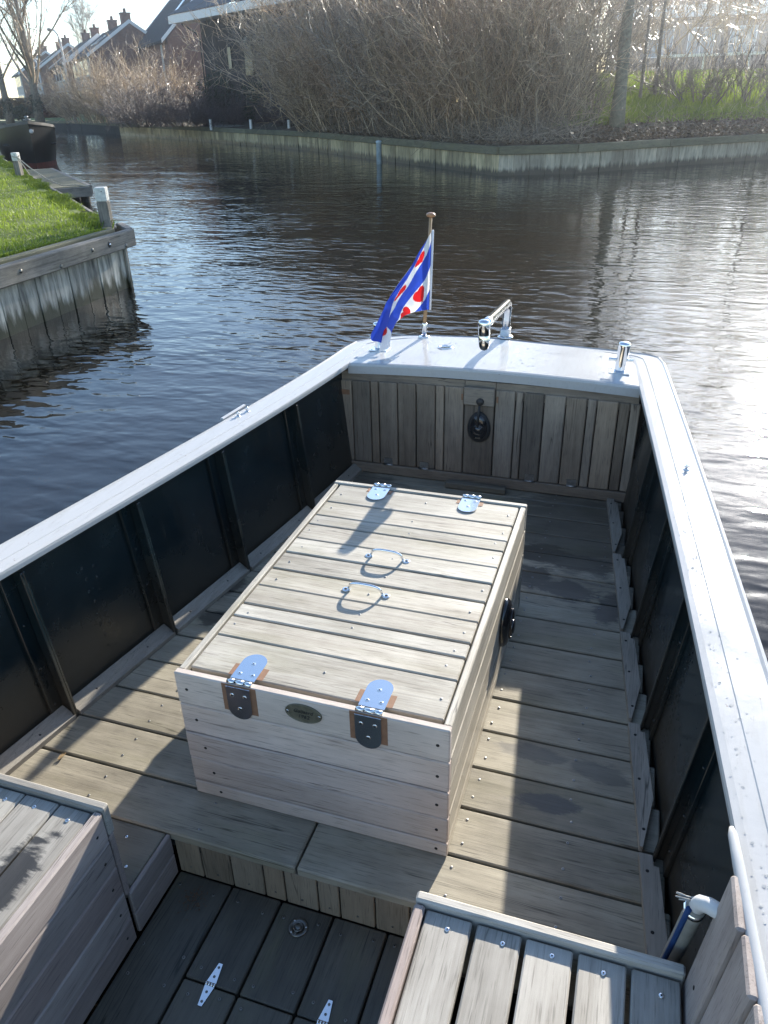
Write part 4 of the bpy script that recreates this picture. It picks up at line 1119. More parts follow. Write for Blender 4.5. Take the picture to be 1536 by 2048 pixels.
# evergreen mass before the building wall
for az,d,z,r_,lb in ((-27.6,46.5,0.6,(2.2,1.6,1.5),'dark evergreen bush against the building wall'),(-24.9,43.5,0.6,(2.0,1.5,1.2),'low dark green bush right of the lit window')):
    o=thing('evergreen_bush',lb,'bush',pol(az,d,z)); g=np.random.default_rng(int(d*10)); leafcloud('foliage',o,g,np.array([0,0,r_[2]*0.8]),np.array(r_),9000,0.05,M['ivy'])
    v_,f_,r2=polytubes(grow(g,np.zeros((24,3)),g.normal(0,0.5,(24,3))+np.array([0,0,1]),np.full(24,r_[2]*1.4),5,up=0.05),np.full((24,5),0.02),np.zeros(24)); fast_mesh('stems',v_,f_,M['twigd'],o,r2)
# trunks on the right
bare_tree('thick mossy tree trunk on the far bank, thickest of the trunks',-2.85,25.6,0.72,11,0.20,501,nl=18,trunk=0.38,mat='barkg')
bare_tree('slim bare tree right beside the thick trunk',-1.6,31,1.2,8.5,0.06,502,nl=12,trunk=0.42,tw=0.8)
bare_tree('slim pale bare tree in front of the pale building',-0.75,32,1.3,9,0.07,503,nl=12,trunk=0.42,tw=0.8)
bare_tree('slim leaning bare tree left of the thick trunk',-4.6,28.5,1.0,8,0.065,504,nl=12,trunk=0.42,tw=0.8)
bare_tree('slim bare tree near the right edge of the far bank',5.8,33,1.4,8.5,0.06,505,nl=12,trunk=0.4,tw=0.8)
# litter and undergrowth
g=np.random.default_rng(77); n=16000
az=g.uniform(-24,11,n); pts=[]
qa=np.array(azs); qd=np.array([math.hypot(x-VO[0],y-VO[1]) for x,y in _q])
dq=np.interp(az,qa[iL:],qd[iL:]); of=g.uniform(0.2,8.5,n)*np.where(az>-5.5,0.34,1.0)
f=np.clip((az+14)/9,0,1); zz=np.interp(of,offs,zL)*(1-f)+np.interp(of,offs,zR)*f+0.03
p=np.stack([VO[0]+np.sin(np.radians(az))*(dq+of),VO[1]+np.cos(np.radians(az))*(dq+of),zz+g.uniform(0,0.04,n)],1)
a=g.normal(0,1,(n,3)); a[:,2]*=0.4; a/=np.linalg.norm(a,axis=1,keepdims=True); b=np.cross(a,g.normal(0,0.5,(n,3))+np.array([0,0,1])); b/=np.linalg.norm(b,axis=1,keepdims=True); s=g.uniform(0.03,0.07,n)[:,None]
o=fast_mesh('leaf_litter',np.stack([p-a*s,p+b*s*.7,p+a*s,p-b*s*.7],1).reshape(-1,3),np.arange(n*4).reshape(-1,4),M['litter'],None,np.repeat(g.uniform(0,1,n),4)); tag(o,'dead leaves and litter covering the far bank','leaf litter',kind='stuff')
n=5200; az=np.where(g.uniform(0,1,n)<0.8,g.uniform(-23,-5,n),g.uniform(-5,10,n)); dq=np.interp(az,qa[iL:],qd[iL:]); of=g.uniform(0.3,4.5,n); f=np.clip((az+14)/9,0,1); zz=np.interp(of,offs,zL)*(1-f)+np.interp(of,offs,zR)*f
p=np.stack([VO[0]+np.sin(np.radians(az))*(dq+of),VO[1]+np.cos(np.radians(az))*(dq+of),zz],1); d_=g.normal(0,0.9,(n,3)); d_[:,2]=np.abs(d_[:,2])*0.7+0.25; d_[:,1]-=0.35
P=grow(g,p,d_,g.uniform(0.3,1.1,n)*np.where(az>-5,0.45,1.0),5,up=-0.10,jit=0.18); v_,f_,r_=polytubes(P,np.full((n,5),0.007)*np.linspace(1,0.5,5),g.uniform(0,1,n))
o=fast_mesh('undergrowth',v_,f_,M['twigg'],None,r_); tag(o,'tangled dry stalks and brambles along the far quay','undergrowth',kind='stuff')
# grass on the far lawn
n=110000; az=g.uniform(-7,11,n); dq=np.interp(az,qa[iL:],qd[iL:]); of=2.0+22*g.uniform(0,1,n)**1.5; f=np.clip((az+14)/9,0,1); zz=np.interp(of,offs,zL)*(1-f)+np.interp(of,offs,zR)*f
p=np.stack([VO[0]+np.sin(np.radians(az))*(dq+of),VO[1]+np.cos(np.radians(az))*(dq+of),zz-0.02],1); keep=(az>-5.5)|(of<6.5); keep&=(g.uniform(0,1,n)<np.clip((of-1.6)/1.6,0,1)); p=p[keep]; n=len(p)
a=g.uniform(0,np.pi,n); wv=np.stack([np.cos(a),np.sin(a),0*a],1)*0.02; tp=p+np.stack([g.normal(0,0.05,n),g.normal(0,0.05,n),g.uniform(0.08,0.20,n)],1)
o=fast_mesh('grass',np.stack([p-wv,p+wv,tp],1).reshape(-1,3),np.arange(n*3).reshape(-1,3),M['grass'],None,np.repeat(g.uniform(0,1,n),3)); tag(o,'sunlit grass of the lawn behind the far quay','grass',kind='stuff')

# ------------------------------------------------------------------ dark building with white fascia
M['dwood']=mat_wood('dark stained cladding',(0.052,0.036,0.030),(0.026,0.019,0.017),0.15,0.7)
M['tile']=mat_plain('grey roof tiles',(0.10,0.105,0.115),0.85,var=0.2,vscale=3,spec=0.25)
M['fascia']=mat_plain('white fascia paint',(0.78,0.78,0.78),0.5,var=0.05)
M['glass']=mat_plain('window glass',(0.03,0.035,0.04),0.04)
M['glassy']=mat_plain('warm lit pane',(0.42,0.36,0.24),0.3)  # warm light in the window is painted as a pale pane colour
bl=thing('dark_building','dark timber clad building with grey tiled roof and broad white fascia','building',(-24.5,40.6,0.7)); BO=V(-24.5,40.6,0.7)
u=V(0.83,-0.557,0).normalized(); nn=V(u.y,-u.x,0)      # nn faces the canal
EV=4.55; E0=V(0,0,EV)
m=MB(); Lb=19.0
for k in range(int(Lb/0.22)):
    p=u*(1.7+k*0.22)-nn*0.95; m.box(p+V(0,0,-0.4),V(0,0,EV+0.35),u*0.214,-nn*0.1,0.008)
for k in range(36):
    p=u*1.7-nn*(0.95+k*0.22); m.box(p+V(0,0,-0.4),V(0,0,EV+0.35+ (k*0.22*0.46 if k<18 else (36-k)*0.22*0.46)),-nn*0.214,u*0.1,0.008)
m.build('wall',M['dwood'],bl)
m=MB(); m.box(E0-V(0,0,0.06),u*21.5,-nn*0.05,V(0,0,0.36),0.01); m.build('fascia',M['fascia'],bl)
m=MB(); 
ra=-nn*4.7+V(0,0,2.15)
m.box(E0-nn*0.052-V(0,0,0.04),ra,-u*0.05,V(0,0,0.34),0.01); m.build('fascia',M['fascia'],bl)
m=MB(); m.box(E0-nn*0.06-V(0,0,0.03),u*21.4,-nn*1.0,V(0,0,0.03),0.005); m.build('soffit',M['fascia'],bl)
m=MB(); rows_=22
for k in range(rows_):
    p=E0+V(0,0,0.30)+ra*(k/rows_); m.box(p+V(0,0,0.025),u*21.4,ra*(1.06/rows_),V(0,0,0.035),0.008)
rb=-nn*4.7-V(0,0,2.15); m.box(E0+V(0,0,0.30)+ra,u*21.4,rb,V(0,0,0.05),0.01); m.build('roof',M['tile'],bl)
m=MB(); m.tube([u*1.1-nn*0.2+V(0,0,EV-0.1),u*1.5-nn*0.75+V(0,0,EV-0.5),u*1.62-nn*0.9+V(0,0,EV-0.8),u*1.62-nn*0.9+V(0,0,0)],0.04,10); m.build('downpipe',M['hole'],bl)
def bwin(s0,w_,z0,h,mat):
    m=MB(); p=u*s0-nn*0.94+V(0,0,z0); t_=0.06
    m.box(p,u*w_,nn*0.05,V(0,0,t_),0.005); m.box(p+V(0,0,h-t_),u*w_,nn*0.05,V(0,0,t_),0.005); m.box(p+V(0,0,t_),u*t_,nn*0.05,V(0,0,h-2*t_),0.005); m.box(p+u*(w_-t_)+V(0,0,t_),u*t_,nn*0.05,V(0,0,h-2*t_),0.005)
    f=m.build('window',M['dwood'],bl); m=MB(); m.box(p+u*t_+V(0,0,t_),u*(w_-2*t_),nn*0.02,V(0,0,h-2*t_),0.003); m.build('pane',mat,f)
bwin(4.35,0.50,2.25,1.05,M['glassy']); bwin(6.0,0.95,1.9,1.75,M['glass']); bwin(8.0,0.55,2.2,1.05,M['glass'])

# ------------------------------------------------------------------ pale building behind the lawn
pb=thing('pale_building','low building with pale windows and white eaves band behind the right trees','building',pol(5,84,2.7)); PO=pol(5,84,2.7)
M['wallb']=mat_plain('grey brown render',(0.24,0.19,0.15),0.85,var=0.2)
m=MB(); m.abox(-13,20,0,8,-1,4.4,0.02); m.build('wall',M['wallb'],pb)
m=MB(); m.abox(-13.4,20.4,-0.4,8.4,4.4,5.3,0.02); m.build('eaves_band',M['fascia'],pb)
m=MB(); m.abox(-13.2,20.2,-0.2,8.2,5.3,6.3,0.02); m.build('roof',M['tile'],pb)
for k in range(5):
    x=-9.6+k*3.4; m=MB(); 
    m.abox(x,x+2.2,-0.05,0.02,1.4,1.48,0.005); m.abox(x,x+2.2,-0.05,0.02,3.52,3.6,0.005); m.abox(x,x+0.08,-0.05,0.02,1.48,3.52,0.005); m.abox(x+2.12,x+2.2,-0.05,0.02,1.48,3.52,0.005); m.abox(x+1.06,x+1.14,-0.05,0.02,1.48,3.52,0.005)
    f=m.build('window',M['fascia'],pb); m=MB(); m.abox(x+0.08,x+1.06,-0.03,0.0,1.48,3.52,0.002); m.abox(x+1.14,x+2.12,-0.03,0.0,1.48,3.52,0.002); m.build('pane',mat_plain('sky lit glass',(0.25,0.30,0.34),0.06),f)
fr_=thing('white_rail_fence','low white rail fence along the top of the lawn','fence',pol(3,52,2.45)); m=MB(); m.abox(-3.5,6,-0.03,0.03,0.72,0.86,0.01); m.build('rail',M['fascia'],fr_)
for k in range(5):
    m=MB(); m.abox(-3.4+k*2.3,-3.28+k*2.3,-0.06,0.06,-0.4,0.72,0.01); m.build('post',M['fascia'],fr_)

# ------------------------------------------------------------------ terrace houses
M['brick']=mat_plain('red brown brick',(0.20,0.105,0.075),0.85,var=0.25,vscale=5)
M['rtile']=mat_plain('dark roof tiles',(0.04,0.04,0.043),0.9,var=0.25,vscale=4,spec=0.2)
M['panel']=mat_plain('pale facade panels',(0.42,0.42,0.41),0.7,var=0.08)
rdir=V(-0.695,0.719,0).normalized(); gdir=V(0.719,0.695,0).normalized()
def house(label,F,L,hd=3.3,ev=4.3,rise=2.1,zg=0.85,win=True,sky=(),chim=(0.04,0.52)):
    o=thing('terrace_house',label,'house',(F.x,F.y,zg),0,'terrace houses beyond the bend'); g0=gdir; r0=rdir
    m=MB(); z1=ev
    m.extrude([V(0,0,-0.5),V(0,0,z1),g0*hd+V(0,0,z1+rise),g0*2*hd+V(0,0,z1),g0*2*hd+V(0,0,-0.5)],r0*L); m.build('wall',M['brick'],o)
    m=MB()
    m.extrude([V(0,0,z1)-g0*0.35-V(0,0,0.26),g0*hd+V(0,0,z1+rise+0.02),g0*hd+V(0,0,z1+rise+0.18),V(0,0,z1)-g0*0.4-V(0,0,0.12)],r0*L,0)
    m.extrude([g0*(2*hd+0.35)+V(0,0,z1-0.26),g0*(2*hd+0.4)+V(0,0,z1-0.12),g0*hd+V(0,0,z1+rise+0.18),g0*hd+V(0,0,z1+rise+0.02)],r0*L,0)
    rf=m.build('roof',M['rtile'],o)
    for s_ in (0,1):
        m=MB(); off=-r0*0.12 if s_==0 else r0*L
        m.extrude([V(0,0,z1-0.30)-g0*0.42+off,g0*hd+V(0,0,z1+rise-0.03)+off,g0*hd+V(0,0,z1+rise+0.24)+off,V(0,0,z1-0.04)-g0*0.42+off],r0*0.12)
        m.extrude([g0*(2*hd+0.42)+V(0,0,z1-0.30)+off,g0*(2*hd+0.42)+V(0,0,z1-0.04)+off,g0*hd+V(0,0,z1+rise+0.24)+off,g0*hd+V(0,0,z1+rise-0.03)+off],r0*0.12)
        m.build('verge_board',M['fascia'],o)
    for c_ in chim:
        m=MB(); p=r0*(L*c_)+g0*(hd-0.45)+V(0,0,z1+rise-0.5); m.box(p,r0*0.75,g0*0.75,V(0,0,1.15),0.03); m.box(p-r0*0.05-g0*0.05+V(0,0,1.15),r0*0.85,g0*0.85,V(0,0,0.1),0.02)
        for q in (0.2,0.52): m.lathe(p+r0*q+g0*0.38+V(0,0,1.25),(0,0,1),[(0.10,0),(0.09,0.28),(0.11,0.29)],10)
        m.build('chimney',M['brick'],rf)
    for (c_,t_) in sky:
        m=MB(); sl_=g0*hd+V(0,0,rise); p=r0*(L*c_)+V(0,0,z1+0.14)-g0*0.0+sl_*t_; m.box(p+V(0,0,0.03),r0*0.8,sl_.normalized()*1.1,V(0,0,0.07),0.01); m.build('skylight',mat_plain('skylight glass',(0.5,0.55,0.6),0.05),rf)
    m=MB(); m.box(r0*1.9-g0*0.06,r0*((L-2.6) if win else 0.5),g0*0.05,V(0,0,z1-0.3),0.01); m.build('facade_panel',M['panel'],o)
    for f0 in ((2.5,5.4,8.3,11.0) if win else ()):
        if f0+2>L: continue
        for z0 in (0.5,2.75):
            m=MB(); p=r0*f0-g0*0.14+V(0,0,z0); m.box(p,r0*2.2,g0*0.07,V(0,0,1.45),0.02); f_=m.build('window',M['fascia'],o)
            m=MB(); m.box(p+r0*0.12-g0*0.02+V(0,0,0.12),r0*0.92,g0*0.03,V(0,0,1.2),0.005); m.box(p+r0*1.16-g0*0.02+V(0,0,0.12),r0*0.92,g0*0.03,V(0,0,1.2),0.005); m.build('pane',M['glass'],f_)
    return o
house('terrace house whose gable rises just left of the dark building',V(-43.4,59.5,0),14,sky=((0.35,0.35),(0.5,0.35)))
house('terrace house with a brick end seen behind the lamp post',V(-54.1,70,0),14,sky=())
house('terrace house beyond the lamp post, partly behind the big bare tree',V(-64.8,79.3,0),14)
house('farthest terrace house, behind the trees at the left edge',V(-75.6,88.8,0),16)
house('nearest house with dark roof and skylight beside the white fascia',pol(-31.55,65,0),12,ev=4.7,rise=3.2,win=False,sky=((0.3,0.55),),chim=(0.35,))

# lamps, trees and hedges at the bend
def lamp(label,az,d,h):
    o=thing('street_lamp',label,'street lamp',pol(az,d,0.8),math.radians(-20),'street lamps at the bend'); m=MB()
    m.tube([V(0,0,-0.2),V(0,0,1.2),V(0,0,h-0.7),V(-0.12,0,h-0.3),V(-0.45,0,h-0.04),V(-0.8,0,h)],[0.10,0.08,0.06,0.055,0.05,0.05],10); m.build('post',mat_plain('galvanised post',(0.6,0.61,0.62),0.5,0.0),o)
    m=MB(); m.lathe((-0.75,0,h-0.01),(-1,0,0.12),[(0.03,0),(0.09,0.08),(0.10,0.3),(0.05,0.42)],12); m.build('lamp_head',mat_plain('lamp head',(0.30,0.27,0.25),0.5),o)
lamp('tall curved street lamp in front of the terrace houses',-37.85,60,4.95); lamp('smaller distant street lamp behind the big bare tree',-39.4,90,4.7)
bare_tree('big bare tree with spreading limbs at the left edge, ivy round its trunk',-39.9,54,0.8,11.5,0.24,601,nl=26,trunk=0.16,spread=0.7,ivy=1.6,tw=1.15,name='bare_tree')
bare_tree('bare tree with ivy cut off by the left edge of the view',-41.6,57,0.8,9.5,0.22,602,nl=22,trunk=0.2,spread=0.7,ivy=1.4,tw=1.15)
bare_tree('slender bare tree rising above the terrace roofs',-36.4,118,0.9,11.6,0.17,603,nl=16,trunk=0.35,spread=0.4,tw=1.6)
def hedge(label,az0,az1,d,h,w_,mat,seed):
    a=pol(az0,d,0.8);b=pol(az1,d,0.8); o=thing('hedge',label,'hedge',a); g=np.random.default_rng(seed); n=15000
    t_=g.uniform(0,1,n); e=np.array(b-a); nrm=np.array([-e[1],e[0],0]); nrm/=np.linalg.norm(nrm)
    p=t_[:,None]*e+nrm*(g.uniform(-w_/2,w_/2,n))[:,None]+np.array([0,0,1])*(g.uniform(-0.1,1,n)**0.6*h if False else g.uniform(0,h,n))[:,None]
    q=g.normal(0,1,(n,3)); q/=np.linalg.norm(q,axis=1,keepdims=True); r_=np.cross(q,g.normal(0,1,(n,3))); r_/=np.linalg.norm(r_,axis=1,keepdims=True); s=0.055*g.uniform(0.6,1.5,n)[:,None]
    fast_mesh('foliage',np.stack([p-q*s,p+r_*s*.6,p+q*s,p-r_*s*.6],1).reshape(-1,3),np.arange(n*4).reshape(-1,4),mat,o,np.repeat(g.uniform(0,1,n),4))
    st=t_[:60,None]*e; P=grow(g,st,g.normal(0,0.3,(60,3))+np.array([0,0,1]),np.full(60,h*0.95),4,up=0.1); v_,f_,r2=polytubes(P,np.full((60,4),0.02),np.zeros(60)); fast_mesh('stems',v_,f_,M['twigd'],o,r2)
hedge('clipped copper beech hedge at the bend',-39.7,-37.6,66,1.35,1.0,M['copper'],701); hedge('clipped brown hedge at the left edge, left of the copper one',-45,-39.75,66,1.25,1.0,M['litter'],702)
for az,d,r_,lb in ((-38.3,63,(0.75,0.65,0.6),'round dark evergreen bush under the street lamp'),(-40.9,60,(0.55,0.5,0.42),'round dark evergreen bush between the ivy trees')):
    o=thing('evergreen_bush',lb,'bush',pol(az,d,0.8)); g=np.random.default_rng(int(d*7)); leafcloud('foliage',o,g,np.array([0,0,r_[2]*0.9]),np.array(r_),4500,0.05,M['ivy'])
    v_,f_,r2=polytubes(grow(g,np.zeros((12,3)),g.normal(0,0.4,(12,3))+np.array([0,0,1]),np.full(12,r_[2]*1.3),4),np.full((12,4),0.02),np.zeros(12)); fast_mesh('stems',v_,f_,M['twigd'],o,r2)
o=thing('pale_stake','thin leaning pale stake on the grass at the bend','stake',pol(-38.35,59,0.6)); m=MB(); m.tube([V(0,0,-0.1),V(-0.08,0,0.5),V(-0.16,0,1.15)],[0.05,0.045,0.04],8); m.build('stake',M['beam'],o)

# ------------------------------------------------------------------ near bank on the left
C0=(-4.86,6.72); ED=V(-1,0.95,0).normalized()
far=V(*C0,0)+ED*26
o=thing('near_quay','grey timber quay wall with bolted waling beam round the grassy bank','quay wall',(*C0,-0.3)); OO=V(*C0,-0.3)
fd=V(0.057,-1,0).normalized()     # along the front, towards us
m=MB(); nb=26
for k in range(nb):
    p=V(*C0,0)+fd*(0.27*k+0.02)+V(R.uniform(-0.008,0.008),0,0)
    m.box(p+V(0,0,-0.9)-OO,V(0,0,1.10),fd*0.262,V(-0.055,0,0),0.006)
en=V(ED.y,-ED.x,0)
for k in range(90):
    p=V(*C0,0)+ED*(0.27*k+0.03); m.box(p+V(0,0,-0.9)-OO,V(0,0,1.15),ED*0.262,-en*0.055,0.006)
m.box(V(*C0,-0.9)+V(0.0,-0.03,0)-OO,V(0,0,1.1),V(0.03,0.0,0),V(0,0.05,0),0.006)
m.build('sheet_boards',M['nearq'],o)
m=MB(); m.box(V(*C0,0.165)+V(0.012,0.10,0)-OO,fd*3.4,V(0.105,0,0),V(0,0,0.185),0.012); m.box(V(*C0,0.165)+fd*3.31+V(0.012,0,0)-OO,fd*4,V(0.105,0,0),V(0,0,0.185),0.012)
m.build('waling_beam',[M['beam']],o)
for s_,z_ in ((0.13,0.20),(0.78,0.26),(1.35,0.20),(1.95,0.27),(2.6,0.21)):
    m=MB(); m.lathe(V(*C0,z_)+fd*s_+V(0.117,0,0)-OO,V(1,0.057,0),[(0.022,0),(0.022,0.008),(0.015,0.016),(0.005,0.019)],14); m.build('bolt',M['dull'],o)
m=MB(); c=V(*C0,0.265)+fd*0.45+V(0.118,0,0)-OO; m.lathe(c,V(1,0.057,0),[(0.034,0),(0.034,0.006),(0.024,0.008)],20); m.build('rubber_ring',M['rubber'],o)
m=MB(); m.lathe(c+V(0.006,0,0),V(1,0.057,0),[(0.016,0),(0.015,0.012),(0.006,0.018)],14); m.build('bolt',M['steel'],o)
m=MB(); m.box(V(*C0,0.165)+V(0.02,0.07,0)-OO+ED*0.04,ED*0.55,en*0.10,V(0,0,0.185),0.012); m.box(V(*C0,0.10)+V(0.02,0.07,0)-OO+ED*0.60,ED*24,en*0.07,V(0,0,0.19),0.012); m.build('waling_beam',[M['beam']],o)
m=MB(); m.box(V(*C0,0.30)+V(-0.06,-0.04,0)-OO,fd*7.3,V(-0.09,0,0),V(0,0,0.065),0.012); m.box(V(*C0,0.29)-en*0.06+ED*0.05-OO,ED*1.6,-en*0.10,V(0,0,0.070),0.012); m.box(V(*C0,0.26)-en*0.06+ED*1.66-OO,ED*22,-en*0.10,V(0,0,0.06),0.012); m.build('edge_board',M['cope'],o)
bx2=[(-5.02,-4),(-5.02,6.70)]; 
ground=[(-4.98+0.05,-14),(-4.98,6.70)]+[tuple((V(*C0,0)-en*0.12+ED*t_)[:2]) for t_ in (1,4,8,14,20,27)]+[(-60,34),(-118,20),(-118,-14)]
m=MB(); m.extrude([(x,y,0.30) for x,y in ground],(0,0,0.045)); tag(m.build('near_bank',M['turf']),kind='structure')
m=MB(); m.extrude([(x,y,-1.0) for x,y in [(-5.2,-14),(-5.2,6.4)]+ground[2:]],(0,0,1.29)); tag(m.build('near_bank_earth',M['soil']),kind='structure')
g=np.random.default_rng(5); n=150000
x=g.uniform(-15,-4.98,n); y=g.uniform(4.6,16,n); lim=6.68+0.95*(-5.0-x)-0.16
k=(y<lim)&(g.uniform(0,1,n)<np.clip(8.5/np.hypot(x-0.97,y+1.22),0,1)**1.3); x,y=x[k],y[k]; n=len(x)
clump=0.5+0.5*np.sin(x*3.1+1.3*np.sin(y*2.3))*np.sin(y*3.7+1.1*np.sin(x*2.9))
h=g.uniform(0.022,0.060,n)*(0.6+0.9*clump); a=g.uniform(0,np.pi,n); wv=np.stack([np.cos(a),np.sin(a),0*a],1)*0.0048
p=np.stack([x,y,np.full(n,0.335)],1); tp=p+np.stack([g.normal(0,0.025,n),g.normal(0,0.025,n),h],1); md=(p+tp)/2+np.stack([g.normal(0,0.006,n),g.normal(0,0.006,n),h*0.12],1)
vt=np.stack([p-wv,p+wv,md+wv*0.8,md-wv*0.8,tp],1).reshape(-1,3); b0=np.arange(n)[:,None]*5
tri=np.concatenate([b0+np.array([0,1,2]),b0+np.array([0,2,3]),b0+np.array([3,2,4])],0)
o=fast_mesh('grass',vt,tri,M['grass'],None,np.repeat(np.clip(g.uniform(0,1,n)*0.7+0.3*clump,0,1),5)); tag(o,'bright short grass on the near bank','grass',kind='stuff')
n=15000; t_=g.uniform(0.3,22,n)**1.0; e_=np.array(ED); en_=np.array(en); c0=np.array(C0+(0.0,))
p=c0+e_*t_[:,None]+en_*(g.uniform(-0.30,-0.02,n)*1.0)[:,None]+np.array([0,0,0.33]); a=g.uniform(0,np.pi,n); wv=np.stack([np.cos(a),np.sin(a),0*a],1)*0.0055; h=g.uniform(0.03,0.12,n)*(0.6+0.4*np.sin(t_*2.1)+0.3*np.sin(t_*5.3))
md=p+en_*(h*0.35)[:,None]+np.array([0,0,1])*(h*0.75)[:,None]; tp=p+en_*(h*1.0)[:,None]+np.array([0,0,1])*(h*0.55)[:,None]+g.normal(0,0.015,(n,3))
p2=np.stack([c0[0]-0.10+0.05*g.uniform(-1,1,6000),6.65-7*g.uniform(0,1,6000)**1.3,np.full(6000,0.335)],1); p2[:,0]-=0.1; n2_=6000; h2=g.uniform(0.015,0.05,n2_); a2=g.uniform(0,np.pi,n2_); wv2=np.stack([np.cos(a2),np.sin(a2),0*a2],1)*0.0045
md2=p2+np.array([0.3,0,0.7])*h2[:,None]; tp2=p2+np.array([0.9,0,0.8])*h2[:,None]+g.normal(0,0.01,(n2_,3))
P_=np.concatenate([p,p2]); W_=np.concatenate([wv,wv2]); M_=np.concatenate([md,md2]); T2=np.concatenate([tp,tp2]); n=len(P_)
vt=np.stack([P_-W_,P_+W_,M_+W_*0.8,M_-W_*0.8,T2],1).reshape(-1,3); b0=np.arange(n)[:,None]*5
o=fast_mesh('edge_grass',vt,np.concatenate([b0+np.array([0,1,2]),b0+np.array([0,2,3]),b0+np.array([3,2,4])],0),M['grass'],None,np.repeat(g.uniform(0,0.8,n),5)); tag(o,'ragged grass hanging over the timber edge of the near bank','grass',kind='stuff')
def mpost(label,x,y,top,rz,rope=False):
    o=thing('mooring_post',label,'mooring post',(x,y,0.30),rz,'white topped mooring posts on the near bank'); 
    m=MB(); m.abox(-0.062,0.062,-0.062,0.062,-0.5,top-0.30-0.155,0.006,0,2); m.build('post',M['beam'],o)
    m=MB(); m.abox(-0.063,0.063,-0.063,0.063,top-0.30-0.153,top-0.30,0.008); m.abox(-0.066,0.066,-0.004,0.004,top-0.30-0.075,top-0.30-0.068,0.001,1); m.lathe((0.02,-0.063,top-0.30-0.04),(0,-1,0),[(0.006,0),(0.006,0.004)],8,1); m.build('painted_top',[mat_plain('chalky white paint',(0.62,0.62,0.58),0.75,var=0.2,vscale=25),M['hole']],o)
mpost('white topped mooring post at the corner of the near bank',-5.19,6.93,0.785,math.radians(20)); mpost('white topped mooring post with rope beside the low jetty',-11.60,12.86,0.79,math.radians(10))
M['rope']=mat_plain('pale rope',(0.42,0.38,0.30),0.9,var=0.2,vscale=60)
o=thing('mooring_rope','pale thin mooring rope slung from the farther post down to the jetty edge','rope',(-11.60,12.86,0.72)); m=MB()
m.tube([V(0.072*math.cos(a),0.072*math.sin(a),0.012*math.sin(2*a)) for a in [2*math.pi*k/16 for k in range(17)]],0.011,6,caps=False)
m.tube([V(0.06,-0.05,0.0),V(0.30,0.0,-0.22),V(0.62,0.06,-0.44),V(0.95,0.1,-0.56),V(1.1,0.3,-0.56),V(1.5,0.2,-0.58)],0.011,6); m.tube([V(0.06,-0.05,-0.01),V(0.16,0.0,-0.2),V(0.22,0.05,-0.40)],0.011,6); m.build('line',M['rope'],o)
jt=thing('jetty','low mossy plank jetty lying along the near bank','jetty',(-13.4,15.6,0.0)); JO=V(-13.4,15.6,0)
m=MB(); J0=V(-11.78,13.08,0); w_=1.35
for k in range(34):
    p=J0+ED*(0.18*k)+en*0.05; m.box(p+V(0,0,0.02)-JO,en*w_,ED*0.172,V(0,0,0.035),0.004)
m.build('planking',M['cope'],jt)
m=MB(); m.box(J0+en*(w_-0.05)+V(0,0,-0.12)-JO,ED*6.1,en*0.1,V(0,0,0.18),0.01); m.box(J0+en*0.06+V(0,0,-0.16)-ED*0.02-JO,en*(w_-0.05),-ED*0.08,V(0,0,0.2),0.01); m.build('edge_beam',M['beam'],jt)
for k in range(5):
    m=MB(); m.lathe(J0+en*(w_-0.1)+ED*(0.25+1.4*k)+V(0,0,-1.0)-JO,(0,0,1),[(0.10,0),(0.10,1.0)],12); m.build('pile',M['dwall'],jt)

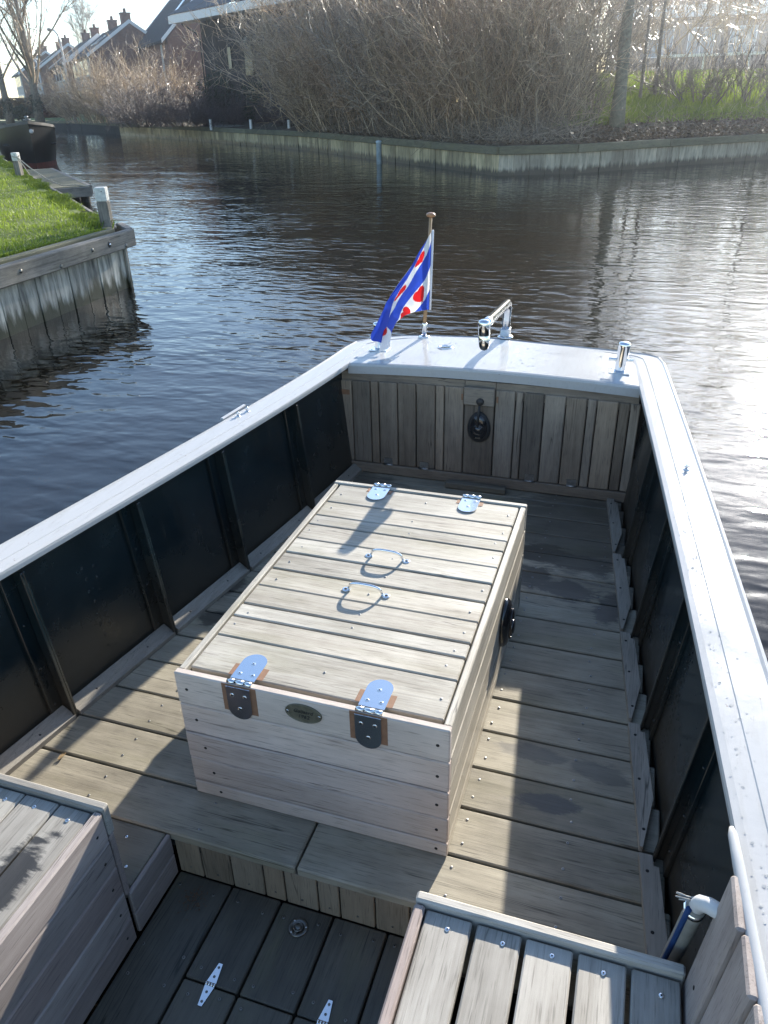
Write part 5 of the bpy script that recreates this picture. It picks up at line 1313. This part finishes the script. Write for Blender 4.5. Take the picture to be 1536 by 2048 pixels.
# ------------------------------------------------------------------ black barge
bg=thing('black_barge','black steel barge with rust red waterline moored bow first by the near bank','barge',(-19.3,22.4,-0.3),math.radians(45))
def hb(t): return 1.02*(1-(1-min(1,t/2.3))**2.6)
rows=[];rowsr=[];ks=[0,0.06,0.2,0.45,0.8,1.3,2.0,3,5,8,11]
m=MB(); m2=MB(); m3=MB()
for s_ in (-1,1):
    fr=[];fr2=[];fr3=[]
    for t_ in ks:
        sh=1.42-0.34*min(1,t_/3.2)**0.8; b_=hb(t_)*s_; bl_=hb(max(0,t_-0.12))*0.86*s_
        fr.append([(b_,t_,sh),(b_*0.97,t_+0.02,sh*0.6),(bl_,t_+0.10,0.16)])
        fr2.append([(bl_,t_+0.10,0.16),(bl_*0.98,t_+0.13,-0.5)])
        fr3.append([(b_*1.02,t_-0.02,sh+0.05),(b_*1.03,t_-0.03,sh-0.04),(b_*0.90,t_+0.02,sh-0.04),(b_*0.90,t_+0.02,sh+0.05)])
    m.sweep(fr,0,closed_profile=False,smooth=True); m2.sweep(fr2,0,closed_profile=False,smooth=True); m3.sweep(fr3,0)
m.build('hull',mat_plain('black tar paint',(0.008,0.008,0.010),0.35,var=0.4,vscale=3),bg); m2.build('boot_top',mat_plain('rust red paint',(0.16,0.035,0.022),0.6,var=0.3,vscale=5),bg); m3.build('rubbing_rail',mat_plain('worn black rail',(0.03,0.03,0.032),0.45,var=0.3),bg)
m=MB(); m.abox(-0.85,0.85,0.9,11,0.70,0.74,0.01); m.build('deck',M['dwall'],bg)
m=MB(); m.lathe((0.0,0.12,1.36),(0,0,1),[(0.05,0),(0.05,0.2),(0.07,0.22),(0.05,0.25)],12); m.tube([(-0.12,0.12,1.5),(0.12,0.12,1.5)],0.02,8); m.build('bollard',mat_plain('grey steel',(0.3,0.31,0.32),0.5,0.4),bg)
m=MB(); m.lathe((0.05,-0.03,1.15),(0,-1,0),[(0.07,0),(0.07,0.03),(0.04,0.035)],12); m.build('hawse_ring',mat_plain('pale steel ring',(0.5,0.5,0.5),0.5,0.3),bg)

# ------------------------------------------------------------------ haze added to imitate veiling lens glare
def add_haze(dens):
    me=bpy.data.meshes.new('haze'); x0,x1,y0,y1,z0,z1=-130,72,-42,132,-2.2,14.5
    v=[(x,y,z) for z in (z0,z1) for x,y in ((x0,y0),(x1,y0),(x1,y1),(x0,y1))]
    me.from_pydata(v,[],[(3,2,1,0),(4,5,6,7),(0,1,5,4),(1,2,6,5),(2,3,7,6),(3,0,4,7)])
    m=bpy.data.materials.new('glare haze'); m.use_nodes=True; n=m.node_tree.nodes; n.remove(n['Principled BSDF'])
    pv=n.new('ShaderNodeVolumePrincipled'); pv.inputs['Color'].default_value=(0.86,0.91,1.0,1); pv.inputs['Density'].default_value=dens; pv.inputs['Anisotropy'].default_value=0.89
    m.node_tree.links.new(pv.outputs[0],n['Material Output'].inputs['Volume'])
    me.materials.append(m); o=link(bpy.data.objects.new('haze',me)); tag(o,'thin pale haze added to imitate lens glare, lit by the low sun','haze',kind='stuff')
add_haze(0.0016)
